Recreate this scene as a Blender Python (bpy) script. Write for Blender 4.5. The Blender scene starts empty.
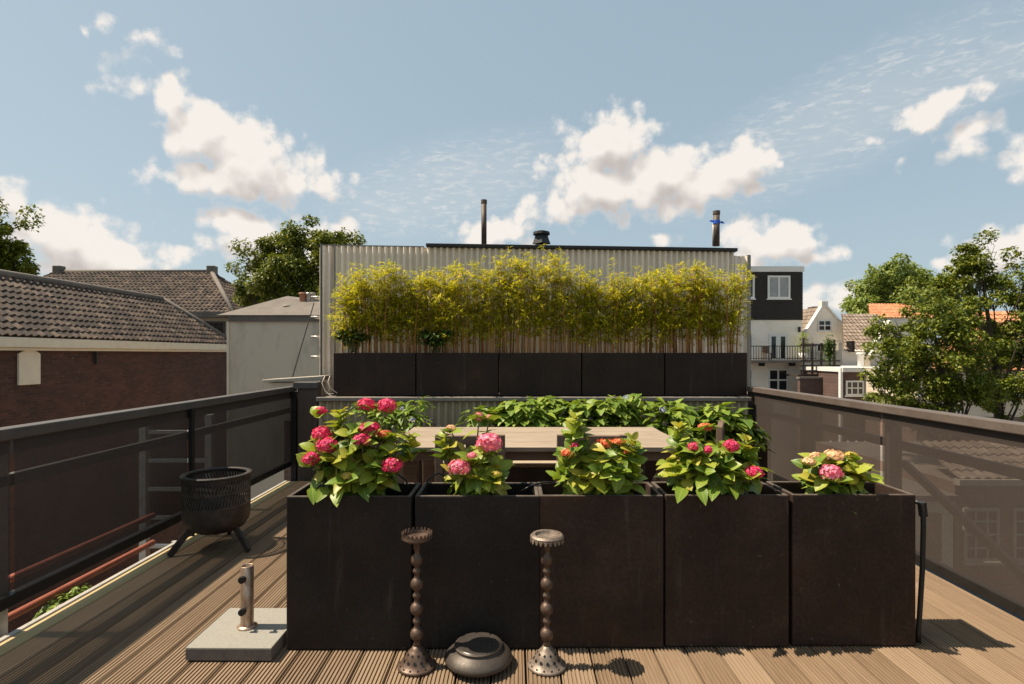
import bpy, math, random
from mathutils import Vector, Matrix, noise as mnoise

R = math.radians
random.seed(11)
sc = bpy.context.scene
COL = sc.collection
H = 1.354            # eye height above the deck
F = 563.0            # focal length in pixels of the 1024 wide frame
CX, CY = 514.0, 354.0
GROUND = -7.0
U = random.uniform


def W(px, py, d):
    """a measured direction and a distance -> a point in metres"""
    return Vector(((px - CX) / F * d, d, H - (py - CY) / F * d))


# ------------------------------------------------------------------ mesh helpers
class MB:
    def __init__(s):
        s.v, s.f, s.m, s.uv = [], [], [], []

    def add(s, verts, faces, mi=0):
        n = len(s.v)
        s.v += [tuple(p) for p in verts]
        s.f += [tuple(i + n for i in f) for f in faces]
        s.m += [mi] * len(faces)

    def box(s, x0, x1, y0, y1, z0, z1, mi=0):
        s.add([(x0, y0, z0), (x1, y0, z0), (x1, y1, z0), (x0, y1, z0), (x0, y0, z1), (x1, y0, z1), (x1, y1, z1), (x0, y1, z1)],
              [(3, 2, 1, 0), (4, 5, 6, 7), (0, 1, 5, 4), (1, 2, 6, 5), (2, 3, 7, 6), (3, 0, 4, 7)], mi)
        return s

    def bar(s, a, b, w, h, up=(0, 0, 1), mi=0):
        """rectangular bar from a to b, w across, h along up"""
        a, b = Vector(a), Vector(b)
        d = (b - a).normalized()
        u = Vector(up)
        sd = d.cross(u)
        if sd.length < 1e-4:
            sd = d.cross(Vector((0, 1, 0)))
        sd.normalize()
        u = sd.cross(d).normalized()
        P = []
        for c in (a, b):
            for i, j in ((-1, -1), (1, -1), (1, 1), (-1, 1)):
                P.append(c + sd * (i * w / 2) + u * (j * h / 2))
        s.add(P, [(3, 2, 1, 0), (4, 5, 6, 7), (0, 1, 5, 4), (1, 2, 6, 5), (2, 3, 7, 6), (3, 0, 4, 7)], mi)
        return s

    def tube(s, pts, r, n=8, mi=0, cap=True):
        pts = [Vector(p) for p in pts]
        rs = r if isinstance(r, (list, tuple)) else [r] * len(pts)
        k = len(pts)
        base = len(s.v)
        u = None
        for i, p in enumerate(pts):
            d = (pts[min(i + 1, k - 1)] - pts[max(i - 1, 0)]).normalized()
            if u is None:
                u = d.orthogonal().normalized()
            else:
                u = (u - d * u.dot(d))
                u = u.normalized() if u.length > 1e-6 else d.orthogonal().normalized()
            w = d.cross(u)
            for j in range(n):
                a = 2 * math.pi * j / n
                s.v.append(tuple(p + (u * math.cos(a) + w * math.sin(a)) * rs[i]))
        for i in range(k - 1):
            for j in range(n):
                a = base + i * n + j
                b = base + i * n + (j + 1) % n
                s.f.append((a, b, b + n, a + n))
                s.m.append(mi)
        if cap:
            s.f.append(tuple(base + j for j in reversed(range(n))))
            s.f.append(tuple(base + (k - 1) * n + j for j in range(n)))
            s.m += [mi, mi]
        return s

    def lathe(s, prof, c=(0, 0, 0), n=32, mi=0):
        base = len(s.v)
        for r, z in prof:
            for j in range(n):
                a = 2 * math.pi * j / n
                s.v.append((c[0] + r * math.cos(a), c[1] + r * math.sin(a), c[2] + z))
        for i in range(len(prof) - 1):
            for j in range(n):
                a = base + i * n + j
                b = base + i * n + (j + 1) % n
                s.f.append((a, b, b + n, a + n))
                s.m.append(mi)
        return s

    def prism(s, poly, off, mi=0):
        """closed prism: 3D polygon moved by off"""
        n = len(poly)
        o = Vector(off)
        P = [Vector(p) for p in poly]
        s.add(P + [p + o for p in P], [tuple(reversed(range(n))), tuple(range(n, 2 * n))] +
              [(i, (i + 1) % n, n + (i + 1) % n, n + i) for i in range(n)], mi)
        return s

    def leaf(s, p, d, up, L, Wd, curl=.25, fold=.18, mi=0, prof=((0, .06), (.22, .72), (.5, 1), (.78, .66), (1, .03))):
        d = d.normalized()
        sd = d.cross(up)
        if sd.length < 1e-3:
            sd = d.cross(Vector((1, 0, 0)))
        sd.normalize()
        u = sd.cross(d).normalized()
        V = []
        for t, w in prof:
            c = p + d * (L * t) - u * (curl * L * t * t)
            e = sd * (w * Wd / 2)
            V += [c + e + u * (fold * w * Wd), c, c - e + u * (fold * w * Wd)]
            s.uv += [(w, t, L), (0, t, L), (-w, t, L)]
        Fc = []
        for i in range(len(prof) - 1):
            a = i * 3
            Fc += [(a, a + 1, a + 4, a + 3), (a + 1, a + 2, a + 5, a + 4)]
        s.add(V, Fc, mi)

    def sliver(s, p, d, up, L, Wd, fold=.2, droop=.2, mi=0):
        """slim folded leaf of four faces at most"""
        d = d.normalized()
        sd = d.cross(up)
        if sd.length < 1e-3:
            sd = d.cross(Vector((1, 0, 0)))
        sd.normalize()
        u = sd.cross(d)
        m = p + d * (L * .42)
        t = p + d * L - u * (droop * L)
        s.add([p, m + sd * (Wd / 2) + u * (fold * Wd), t, m - sd * (Wd / 2) + u * (fold * Wd), m], [(0, 4, 1), (4, 2, 1), (0, 3, 4), (4, 3, 2)], mi)

    def build(s, name, mat, parent=None, origin=None, smooth=False, bevel=0, label=None):
        o0 = Vector((0, 0, 0))
        if parent is not None:
            q = parent
            while q is not None:
                o0 = o0 + q.location
                q = q.parent
        elif origin is not None:
            o0 = Vector(origin)
        me = bpy.data.meshes.new(name)
        me.from_pydata([(x - o0.x, y - o0.y, z - o0.z) for x, y, z in s.v], [], s.f)
        mats = mat if isinstance(mat, (list, tuple)) else [mat]
        for m in mats:
            me.materials.append(m)
        if len(mats) > 1:
            me.polygons.foreach_set('material_index', s.m)
        if smooth:
            me.polygons.foreach_set('use_smooth', [True] * len(s.f))
        if s.uv and len(s.uv) == len(s.v):
            at = me.attributes.new('vein', 'FLOAT_VECTOR', 'POINT')
            at.data.foreach_set('vector', [c for q in s.uv for c in q])
        me.update()
        o = bpy.data.objects.new(name, me)
        COL.objects.link(o)
        if parent is not None:
            o.parent = parent
        else:
            o.location = o0
        if bevel:
            b = o.modifiers.new('bevel', 'BEVEL')
            b.width = bevel
            b.segments = 2
            b.limit_method = 'ANGLE'
        if label:
            o['label'] = label
        return o


def thing(name, label, cat, loc=(0, 0, 0), group=None):
    o = bpy.data.objects.new(name, None)
    o.empty_display_size = .1
    COL.objects.link(o)
    o.location = Vector(loc)
    return tag(o, label, cat, group)


def tag(o, label, cat, group=None):
    o['label'] = label
    o['category'] = cat
    if group:
        o['group'] = group
    return o


def struct(o):
    o['kind'] = 'structure'
    return o


def dup(root, loc, rz=0, label=None):
    r = root.copy()
    COL.objects.link(r)
    r.location = Vector(loc)
    r.rotation_euler = (0, 0, rz)
    if label:
        r['label'] = label
    for ch in list(root.children):
        c = ch.copy()
        COL.objects.link(c)
        c.parent = r
        for g in list(ch.children):
            e = g.copy()
            COL.objects.link(e)
            e.parent = c
    return r


# ------------------------------------------------------------------ materials
def newmat(name):
    m = bpy.data.materials.new(name)
    m.use_nodes = True
    nt = m.node_tree
    return m, nt, nt.nodes['Principled BSDF']


def nd(nt, typ, **kw):
    n = nt.nodes.new(typ)
    for k, v in kw.items():
        setattr(n, k, v)
    return n


def ramp(nt, fac, stops):
    r = nd(nt, 'ShaderNodeValToRGB')
    el = r.color_ramp.elements
    while len(el) < len(stops):
        el.new(.5)
    for e, (p, c) in zip(el, stops):
        e.position = p
        e.color = (c[0], c[1], c[2], 1)
    nt.links.new(fac, r.inputs['Fac'])
    return r.outputs['Color']


def math_(nt, op, a, b=None, clamp=False):
    n = nd(nt, 'ShaderNodeMath', operation=op, use_clamp=clamp)
    for i, x in enumerate((a, b)):
        if x is None:
            continue
        if isinstance(x, (int, float)):
            n.inputs[i].default_value = x
        else:
            nt.links.new(x, n.inputs[i])
    return n.outputs[0]


def mixc(nt, fac, a, b, blend='MIX'):
    n = nd(nt, 'ShaderNodeMix', data_type='RGBA', blend_type=blend)
    for s, x in ((n.inputs['Factor'], fac), (n.inputs[6], a), (n.inputs[7], b)):
        if isinstance(x, (int, float)):
            s.default_value = x
        elif isinstance(x, (tuple, list)):
            s.default_value = (x[0], x[1], x[2], 1)
        else:
            nt.links.new(x, s)
    return n.outputs[2]


def coords(nt, kind='Object', scale=(1, 1, 1), rot=(0, 0, 0)):
    t = nd(nt, 'ShaderNodeTexCoord')
    mp = nd(nt, 'ShaderNodeMapping')
    mp.inputs['Scale'].default_value = scale
    mp.inputs['Rotation'].default_value = rot
    nt.links.new(t.outputs[kind], mp.inputs['Vector'])
    return mp.outputs['Vector']


def noise(nt, vec, scale, detail=5, rough=.55, dist=0):
    n = nd(nt, 'ShaderNodeTexNoise')
    n.inputs['Scale'].default_value = scale
    n.inputs['Detail'].default_value = detail
    n.inputs['Roughness'].default_value = rough
    n.inputs['Distortion'].default_value = dist
    nt.links.new(vec, n.inputs['Vector'])
    return n.outputs['Fac']


def bump(nt, b, height, strength=.3, dist=.01):
    n = nd(nt, 'ShaderNodeBump')
    n.inputs['Strength'].default_value = strength
    n.inputs['Distance'].default_value = dist
    nt.links.new(height, n.inputs['Height'])
    nt.links.new(n.outputs['Normal'], b.inputs['Normal'])


def surf(name, c1, c2, scale=6, rough=.7, metal=0, bumpy=.2, stretch=(1, 1, 1), spec=.4, rough_var=.15, c3=None, scale2=None, coat=0):
    """two tone noise-mottled surface with roughness variation and a little relief"""
    m, nt, b = newmat(name)
    v = coords(nt, 'Object', stretch)
    n1 = noise(nt, v, scale, 6, .6)
    n2 = noise(nt, v, scale2 or scale * 7, 4, .6)
    f = math_(nt, 'ADD', math_(nt, 'MULTIPLY', n1, .7), math_(nt, 'MULTIPLY', n2, .3))
    stops = [(.32, c1), (.68, c2)] if not c3 else [(.3, c1), (.52, c2), (.7, c3)]
    nt.links.new(ramp(nt, f, stops), b.inputs['Base Color'])
    nt.links.new(math_(nt, 'ADD', math_(nt, 'MULTIPLY', n2, rough_var * 2), rough - rough_var), b.inputs['Roughness'])
    b.inputs['Metallic'].default_value = metal
    b.inputs['Specular IOR Level'].default_value = spec
    if bumpy:
        bump(nt, b, n2, bumpy, .004)
    return m


def n2_(nt, v):
    return noise(nt, v, 45, 3)


def leafmat(name, stops, trans=.35, rough=.5, spec=.35, vein=False):
    m, nt, b = newmat(name)
    g = nd(nt, 'ShaderNodeNewGeometry')
    v = coords(nt, 'Object')
    n1 = noise(nt, v, 9, 3)
    f = math_(nt, 'ADD', math_(nt, 'MULTIPLY', g.outputs['Random Per Island'], .75), math_(nt, 'MULTIPLY', n1, .25))
    c = ramp(nt, f, stops)
    if vein:
        at = nd(nt, 'ShaderNodeAttribute', attribute_name='vein')
        sp = nd(nt, 'ShaderNodeSeparateXYZ')
        nt.links.new(at.outputs['Vector'], sp.inputs[0])
        au = math_(nt, 'ABSOLUTE', sp.outputs[0])
        rib = math_(nt, 'SUBTRACT', 1.0, ramp_f(nt, au, .02, .10))
        ph = math_(nt, 'MULTIPLY', math_(nt, 'SUBTRACT', sp.outputs[1], math_(nt, 'MULTIPLY', au, .16)), 9.0)
        side = ramp_f(nt, math_(nt, 'ABSOLUTE', math_(nt, 'SUBTRACT', math_(nt, 'FRACT', ph), .5)), .36, .5)
        vn = math_(nt, 'MAXIMUM', rib, math_(nt, 'MULTIPLY', side, .6))
        c = mixc(nt, math_(nt, 'MULTIPLY', vn, .5), c, (.42, .45, .10))
        edge = ramp_f(nt, math_(nt, 'ADD', au, math_(nt, 'MULTIPLY', n2_(nt, v), .5)), .95, 1.3)
        c = mixc(nt, math_(nt, 'MULTIPLY', edge, .5), c, (.30, .20, .04))
        bump(nt, b, vn, -.5, .003)
    nt.links.new(c, b.inputs['Base Color'])
    b.inputs['Roughness'].default_value = rough
    b.inputs['Specular IOR Level'].default_value = spec
    t = nd(nt, 'ShaderNodeBsdfTranslucent')
    nt.links.new(mixc(nt, 1.0, c, (1.15, 1.1, .55), 'MULTIPLY'), t.inputs['Color'])
    mx = nd(nt, 'ShaderNodeMixShader')
    mx.inputs[0].default_value = trans
    nt.links.new(b.outputs[0], mx.inputs[1])
    nt.links.new(t.outputs[0], mx.inputs[2])
    nt.links.new(mx.outputs[0], nt.nodes['Material Output'].inputs['Surface'])
    return m


def brickmat(name, axis, c1, c2, mortar, scale=1.0, blotch=.5):
    m, nt, b = newmat(name)
    t = nd(nt, 'ShaderNodeTexCoord')
    sp = nd(nt, 'ShaderNodeSeparateXYZ')
    nt.links.new(t.outputs['Object'], sp.inputs[0])
    cb = nd(nt, 'ShaderNodeCombineXYZ')
    nt.links.new(sp.outputs['X' if axis == 'x' else 'Y'], cb.inputs[0])
    nt.links.new(sp.outputs['Z'], cb.inputs[1])
    br = nd(nt, 'ShaderNodeTexBrick')
    nt.links.new(cb.outputs[0], br.inputs['Vector'])
    br.inputs['Scale'].default_value = scale
    br.inputs['Brick Width'].default_value = .22
    br.inputs['Row Height'].default_value = .065
    br.inputs['Mortar Size'].default_value = .007
    br.inputs['Bias'].default_value = -.1
    for k, c in (('Color1', c1), ('Color2', c2), ('Mortar', mortar)):
        br.inputs[k].default_value = (*c, 1)
    n1 = noise(nt, t.outputs['Object'], .9, 6, .65)
    n2 = noise(nt, t.outputs['Object'], 14, 3, .6)
    c = mixc(nt, blotch, br.outputs['Color'], ramp(nt, n1, [(.3, (.35, .33, .33)), (.7, (1.25, 1.2, 1.15))]), 'MULTIPLY')
    c = mixc(nt, math_(nt, 'MULTIPLY', math_(nt, 'GREATER_THAN', n2, .67), .4), c, (.30, .25, .22))
    nt.links.new(c, b.inputs['Base Color'])
    b.inputs['Roughness'].default_value = .85
    bump(nt, b, br.outputs['Fac'], -.4, .006)
    return m


def screenmat(name, col, transp):
    """woven screen cloth: part threads, part holes"""
    m, nt, b = newmat(name)
    v = coords(nt, 'Object')
    n1 = noise(nt, v, 2.2, 4)
    c = mixc(nt, n1, [x * .8 for x in col], [x * 1.25 for x in col])
    nt.links.new(c, b.inputs['Base Color'])
    b.inputs['Roughness'].default_value = .75
    b.inputs['Specular IOR Level'].default_value = .2
    ve = nd(nt, 'ShaderNodeTexVoronoi')
    ve.inputs['Scale'].default_value = 330
    nt.links.new(v, ve.inputs['Vector'])
    hole = math_(nt, 'LESS_THAN', ve.outputs['Distance'], .02)
    tr = nd(nt, 'ShaderNodeBsdfTransparent')
    mx = nd(nt, 'ShaderNodeMixShader')
    fac = math_(nt, 'ADD', math_(nt, 'MULTIPLY', math_(nt, 'SUBTRACT', n1, .5), .12), transp)
    ge = nd(nt, 'ShaderNodeNewGeometry')
    dt = nd(nt, 'ShaderNodeVectorMath', operation='DOT_PRODUCT')
    nt.links.new(ge.outputs['Normal'], dt.inputs[0])
    nt.links.new(ge.outputs['Incoming'], dt.inputs[1])
    fac = math_(nt, 'MULTIPLY', fac, math_(nt, 'ABSOLUTE', dt.outputs['Value']))
    wv = noise(nt, v, 170, 2, .8)
    fac = math_(nt, 'MULTIPLY', fac, math_(nt, 'ADD', math_(nt, 'MULTIPLY', wv, 1.6), .2))
    nt.links.new(math_(nt, 'MAXIMUM', fac, hole), mx.inputs[0])
    nt.links.new(b.outputs[0], mx.inputs[1])
    nt.links.new(tr.outputs[0], mx.inputs[2])
    nt.links.new(mx.outputs[0], nt.nodes['Material Output'].inputs['Surface'])
    return m


def deckmat():
    m, nt, b = newmat('decking_wood')
    g = nd(nt, 'ShaderNodeNewGeometry')
    v = coords(nt, 'Object', (22, 1.1, 22))
    grain = noise(nt, v, 3, 8, .65, .6)
    patch = noise(nt, coords(nt, 'Object', (1, .6, 1)), 1.9, 5, .6)
    wear = noise(nt, coords(nt, 'Object'), 60, 3, .6)
    f = math_(nt, 'ADD', math_(nt, 'MULTIPLY', g.outputs['Random Per Island'], .32), math_(nt, 'MULTIPLY', grain, .68))
    c = ramp(nt, f, [(.12, (.095, .060, .037)), (.45, (.20, .135, .083)), (.85, (.315, .226, .148))])
    c = mixc(nt, math_(nt, 'MULTIPLY', ramp_f(nt, patch, .45, .75), .45), c, (.205, .155, .11))
    c = mixc(nt, math_(nt, 'MULTIPLY', ramp_f(nt, wear, .6, .8), .35), c, (.13, .085, .05))
    nt.links.new(c, b.inputs['Base Color'])
    b.inputs['Roughness'].default_value = .78
    b.inputs['Specular IOR Level'].default_value = .25
    bump(nt, b, grain, .35, .002)
    return m


def ramp_f(nt, x, lo, hi):
    n = nd(nt, 'ShaderNodeMapRange', clamp=True)
    n.interpolation_type = 'SMOOTHSTEP'
    n.inputs['From Min'].default_value = lo
    n.inputs['From Max'].default_value = hi
    nt.links.new(x, n.inputs['Value'])
    return n.outputs['Result']


def woodmat(name, c1, c2, axis='x', rough=.65):
    m, nt, b = newmat(name)
    st = {'x': (1, 18, 18), 'y': (18, 1, 18), 'z': (18, 18, 1)}[axis]
    g = noise(nt, coords(nt, 'Object', st), 2.4, 7, .65, .8)
    p = noise(nt, coords(nt, 'Object'), 3, 4)
    f = math_(nt, 'ADD', math_(nt, 'MULTIPLY', g, .7), math_(nt, 'MULTIPLY', p, .3))
    nt.links.new(ramp(nt, f, [(.3, c1), (.7, c2)]), b.inputs['Base Color'])
    b.inputs['Roughness'].default_value = rough
    b.inputs['Specular IOR Level'].default_value = .3
    bump(nt, b, g, .3, .003)
    return m


def rooftile(name, stops):
    m, nt, b = newmat(name)
    g = nd(nt, 'ShaderNodeNewGeometry')
    v = coords(nt, 'Object')
    n1 = noise(nt, v, 1.1, 5)
    n2 = noise(nt, v, 11, 4)
    vo = nd(nt, 'ShaderNodeTexVoronoi')
    vo.inputs['Scale'].default_value = 4.2
    nt.links.new(v, vo.inputs['Vector'])
    sp = nd(nt, 'ShaderNodeSeparateColor')
    nt.links.new(vo.outputs['Color'], sp.inputs[0])
    f = math_(nt, 'ADD', math_(nt, 'MULTIPLY', n1, .4), math_(nt, 'ADD', math_(nt, 'MULTIPLY', n2, .3), math_(nt, 'MULTIPLY', sp.outputs[0], .3)))
    nt.links.new(ramp(nt, f, stops), b.inputs['Base Color'])
    b.inputs['Roughness'].default_value = .75
    return m


def corrmat(name, c1, c2, metal=.25, rough=.55):
    m, nt, b = newmat(name)
    streak = noise(nt, coords(nt, 'Object', (9, 9, .5)), 2, 6, .6)
    pat = noise(nt, coords(nt, 'Object'), 1.6, 6, .62)
    fine = noise(nt, coords(nt, 'Object'), 40, 3)
    f = math_(nt, 'ADD', math_(nt, 'MULTIPLY', streak, .5), math_(nt, 'ADD', math_(nt, 'MULTIPLY', pat, .35), math_(nt, 'MULTIPLY', fine, .15)))
    c = ramp(nt, f, [(.3, c1), (.7, c2)])
    nt.links.new(c, b.inputs['Base Color'])
    b.inputs['Metallic'].default_value = metal
    nt.links.new(math_(nt, 'ADD', math_(nt, 'MULTIPLY', pat, .3), rough - .15), b.inputs['Roughness'])
    return m


M = {}
M['deck'] = deckmat()
M['black_planter'] = surf('black_planter', (.0085, .0062, .005), (.0145, .0108, .0087), 5, .75, 0, .25, spec=.13, c3=(.024, .0185, .015))
M['brown_planter'] = surf('brown_planter', (.018, .0108, .0078), (.031, .0185, .0135), 4, .78, 0, .3, spec=.14, c3=(.046, .028, .020))
M['dark_planter'] = surf('dark_planter', (.018, .0115, .0085), (.030, .0195, .0145), 4, .78, 0, .3, spec=.12, c3=(.042, .028, .021))


def plantermat(name, c1, c2, c3, rust, dust):
    m, nt, b = newmat(name)
    oi = nd(nt, 'ShaderNodeObjectInfo')
    tc = nd(nt, 'ShaderNodeTexCoord')
    off = nd(nt, 'ShaderNodeVectorMath', operation='MULTIPLY_ADD')
    nt.links.new(oi.outputs['Location'], off.inputs[0])
    off.inputs[1].default_value = (7.3, 5.1, 3.7)
    nt.links.new(tc.outputs['Object'], off.inputs[2])
    v = off.outputs[0]
    st = nd(nt, 'ShaderNodeVectorMath', operation='MULTIPLY')
    nt.links.new(v, st.inputs[0])
    st.inputs[1].default_value = (11, 11, .8)
    big = noise(nt, v, 3.2, 7, .65)
    fine = noise(nt, v, 70, 4, .65)
    streak = noise(nt, st.outputs[0], 1.6, 7, .7, .6)
    spots = noise(nt, v, 26, 3, .7)
    f = math_(nt, 'ADD', math_(nt, 'MULTIPLY', big, .6), math_(nt, 'MULTIPLY', fine, .4))
    c = ramp(nt, f, [(.32, c1), (.5, c2), (.68, c3)])
    c = mixc(nt, math_(nt, 'MULTIPLY', ramp_f(nt, noise(nt, v, 2.1, 5, .6), .52, .74), rust), c, (.095, .045, .022))
    c = mixc(nt, math_(nt, 'MULTIPLY', ramp_f(nt, streak, .56, .76), dust), c, (.14, .115, .095))
    c = mixc(nt, math_(nt, 'MULTIPLY', ramp_f(nt, spots, .66, .74), dust * 1.3), c, (.17, .14, .115))
    nt.links.new(c, b.inputs['Base Color'])
    nt.links.new(math_(nt, 'ADD', math_(nt, 'MULTIPLY', big, .4), .48), b.inputs['Roughness'])
    b.inputs['Specular IOR Level'].default_value = .2
    bump(nt, b, math_(nt, 'ADD', fine, math_(nt, 'MULTIPLY', big, 2)), .25, .004)
    return m


M['black_planter'] = plantermat('black_planter', (.011, .0088, .0074), (.020, .0160, .0136), (.034, .0275, .0235), .12, .30)
M['brown_planter'] = plantermat('brown_planter', (.017, .0100, .0072), (.036, .0215, .0155), (.064, .040, .029), .5, .34)
M['dark_planter'] = plantermat('dark_planter', (.019, .0112, .0080), (.031, .0190, .0138), (.046, .029, .0215), .3, .3)
M['rim_dust'] = surf('rim_dust', (.035, .026, .020), (.085, .066, .052), 14, .85, 0, .3, c3=(.13, .105, .085))
M['soil'] = surf('soil', (.012, .009, .007), (.035, .026, .018), 30, .95, 0, .9)
M['rail_dark'] = surf('rail_dark', (.06, .052, .047), (.10, .088, .08), 8, .55, .1, .1)
M['rail_brown'] = surf('rail_brown', (.10, .075, .062), (.145, .115, .098), 6, .5, .15, .1)
M['black_metal'] = surf('black_metal', (.010, .010, .010), (.024, .022, .021), 12, .5, .3, .15)
M['fire_metal'] = surf('fire_metal', (.016, .014, .013), (.044, .037, .032), 10, .6, .3, .3, c3=(.08, .063, .05))
M['rust_brown'] = surf('rust_brown', (.055, .034, .025), (.11, .07, .05), 25, .45, .4, .25, c3=(.18, .13, .10))
M['silver_bronze'] = surf('silver_bronze', (.10, .073, .053), (.21, .165, .13), 30, .45, .35, .3, c3=(.32, .265, .215))
M['bowl_metal'] = surf('bowl_metal', (.05, .040, .032), (.09, .073, .06), 9, .5, .35, .15)
M['bowl_lid'] = surf('bowl_lid', (.05, .042, .036), (.085, .072, .062), 9, .3, .3, .1)
M['granite'] = surf('granite', (.20, .187, .16), (.29, .272, .235), 120, .75, 0, .2, scale2=260)
M['granite_side'] = surf('granite_side', (.10, .085, .075), (.17, .15, .13), 30, .85, 0, .5)
M['tube_steel'] = surf('tube_steel', (.16, .085, .05), (.40, .28, .2), 14, .38, .7, .1, stretch=(3, 3, 1), c3=(.6, .52, .45))
M['screen_dark'] = screenmat('screen_dark', (.055, .044, .039), .29)
M['screen_brown'] = screenmat('screen_brown', (.050, .039, .0335), .29)
M['strip'] = surf('deck_strip', (.28, .255, .22), (.42, .385, .34), 9, .6)
M['strip_wood'] = woodmat('strip_wood', (.34, .25, .12), (.47, .36, .18), 'y')
M['table_wood'] = woodmat('table_wood', (.19, .14, .10), (.40, .32, .24), 'x')
M['chair_wood'] = woodmat('chair_wood', (.105, .068, .047), (.19, .125, .088), 'x')
M['pale_wood'] = woodmat('pale_wood', (.34, .26, .18), (.5, .40, .29), 'z')
M['post_wood'] = woodmat('post_wood', (.055, .04, .032), (.12, .085, .065), 'z')
M['corr'] = corrmat('corrugated_zinc', (.60, .51, .42), (.90, .79, .67), .0)
M['corr_low'] = corrmat('corrugated_weathered', (.27, .235, .145), (.42, .365, .245), .05)
M['zinc_trim'] = corrmat('zinc_trim', (.19, .165, .14), (.30, .265, .225), .4)
M['roof_black'] = surf('roof_black', (.012, .012, .012), (.028, .027, .026), 8, .6)
M['flue'] = surf('flue', (.05, .038, .03), (.12, .09, .07), 9, .6, .3)
M['blue'] = surf('blue_tape', (.01, .07, .4), (.02, .12, .55), 9, .5)
M['galv'] = surf('galvanised', (.35, .33, .30), (.52, .5, .46), 14, .45, .6)
M['red_pipe'] = surf('red_pipe', (.24, .065, .035), (.36, .11, .06), 7, .5)
M['hose'] = surf('black_hose', (.012, .012, .012), (.025, .024, .023), 20, .45)
M['white_cable'] = surf('white_cable', (.45, .38, .3), (.6, .53, .45), 20, .5)
M['coping'] = surf('coping', (.28, .24, .19), (.42, .37, .30), 8, .85)
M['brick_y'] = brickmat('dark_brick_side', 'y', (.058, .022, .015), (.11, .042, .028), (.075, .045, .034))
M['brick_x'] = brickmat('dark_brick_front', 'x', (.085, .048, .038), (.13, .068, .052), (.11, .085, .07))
M['brick_red'] = brickmat('brown_brick', 'x', (.15, .085, .06), (.2, .12, .085), (.2, .17, .14))
M['cream'] = surf('cream_paint', (.68, .58, .43), (.78, .68, .53), 5, .7)
M['render_grey'] = surf('grey_render', (.36, .305, .225), (.60, .515, .395), 1.1, .9, 0, .2, stretch=(1.6, 1.6, .6), c3=(.58, .50, .375), scale2=3.5)
M['felt'] = surf('roof_felt', (.115, .098, .082), (.18, .155, .13), 3, .9)
M['white_wall'] = surf('white_render', (.66, .59, .49), (.79, .72, .62), 1.2, .85, 0, .05, c3=(.82, .76, .67))
M['beige_wall'] = surf('beige_render', (.50, .41, .30), (.66, .56, .43), 1.3, .85, 0, .05)
M['white_frame'] = surf('white_frame', (.62, .6, .56), (.72, .7, .66), 9, .5)
M['clad_black'] = woodmat('black_cladding', (.011, .009, .008), (.038, .032, .028), 'x')
M['trellis'] = woodmat('dark_timber', (.03, .022, .018), (.06, .045, .036), 'x')
M['tiles_grey'] = rooftile('grey_tiles', [(.36, (.022, .0125, .0078)), (.53, (.062, .038, .025)), (.68, (.155, .107, .073))])
M['tiles_brown'] = rooftile('brown_tiles', [(.3, (.12, .085, .062)), (.5, (.19, .14, .105)), (.68, (.27, .205, .155))])
M['tiles_orange'] = rooftile('orange_tiles', [(.3, (.34, .12, .05)), (.5, (.47, .19, .085)), (.68, (.56, .27, .14))])
M['ground'] = surf('paving', (.10, .095, .085), (.17, .16, .145), .6, .9, 0, .1, scale2=8)
M['bark'] = surf('bark', (.045, .033, .024), (.10, .075, .055), 14, .95, 0, .8, stretch=(1, 1, .3))
M['stem'] = surf('green_stem', (.09, .10, .03), (.16, .13, .05), 20, .6)
M['cane'] = surf('bamboo_cane', (.30, .105, .03), (.50, .22, .065), 16, .5, stretch=(1, 1, .3))
M['terracotta'] = surf('terracotta', (.3, .13, .07), (.4, .2, .12), 10, .8)


def glassmat():
    m, nt, b = newmat('window_glass')
    b.inputs['Base Color'].default_value = (.02, .024, .026, 1)
    b.inputs['Roughness'].default_value = .06
    b.inputs['Specular IOR Level'].default_value = .6
    return m


M['glass'] = glassmat()
M['blind'] = surf('pale_blind', (.24, .255, .255), (.34, .35, .34), 3, .4)
M['hyd_leaf'] = leafmat('hydrangea_leaf', [(.08, (.055, .125, .014)), (.45, (.135, .225, .022)), (.75, (.22, .30, .03)), (.97, (.36, .36, .045))], .3, .42, vein=True)
M['hyd_young'] = leafmat('hydrangea_young_leaf', [(.1, (.20, .28, .025)), (.5, (.32, .36, .035)), (.9, (.46, .38, .055))], .32, .42, vein=True)
M['bush_leaf'] = leafmat('bush_leaf', [(.1, (.07, .145, .018)), (.5, (.155, .245, .03)), (.9, (.27, .345, .045))], .3, .45, vein=True)
M['dark_leaf'] = leafmat('dark_leaf', [(.1, (.022, .055, .010)), (.5, (.05, .10, .016)), (.9, (.12, .15, .025))], .25, .45)
M['bamboo_leaf'] = leafmat('bamboo_leaf', [(.08, (.16, .21, .016)), (.4, (.41, .405, .022)), (.7, (.58, .52, .03)), (.97, (.74, .61, .11))], .48, .5)
M['tree_leaf'] = leafmat('tree_leaf', [(.1, (.055, .088, .010)), (.5, (.14, .175, .018)), (.9, (.26, .27, .03))], .3, .5)
M['tree_light'] = leafmat('pale_tree_leaf', [(.1, (.12, .18, .035)), (.5, (.21, .27, .06)), (.9, (.30, .34, .09))], .32, .5)
M['tree_olive'] = leafmat('olive_tree_leaf', [(.1, (.065, .095, .012)), (.5, (.14, .17, .022)), (.9, (.25, .26, .04))], .3, .5)
M['pink'] = leafmat('deep_pink_petal', [(.1, (.55, .012, .07)), (.5, (.74, .03, .14)), (.9, (.82, .14, .28))], .25, .6)
M['rose'] = leafmat('rose_petal', [(.1, (.72, .10, .20)), (.5, (.84, .20, .32)), (.9, (.88, .42, .5))], .25, .6)
M['coral'] = leafmat('coral_petal', [(.1, (.62, .075, .04)), (.5, (.72, .16, .07)), (.9, (.74, .36, .12))], .25, .6)
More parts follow.
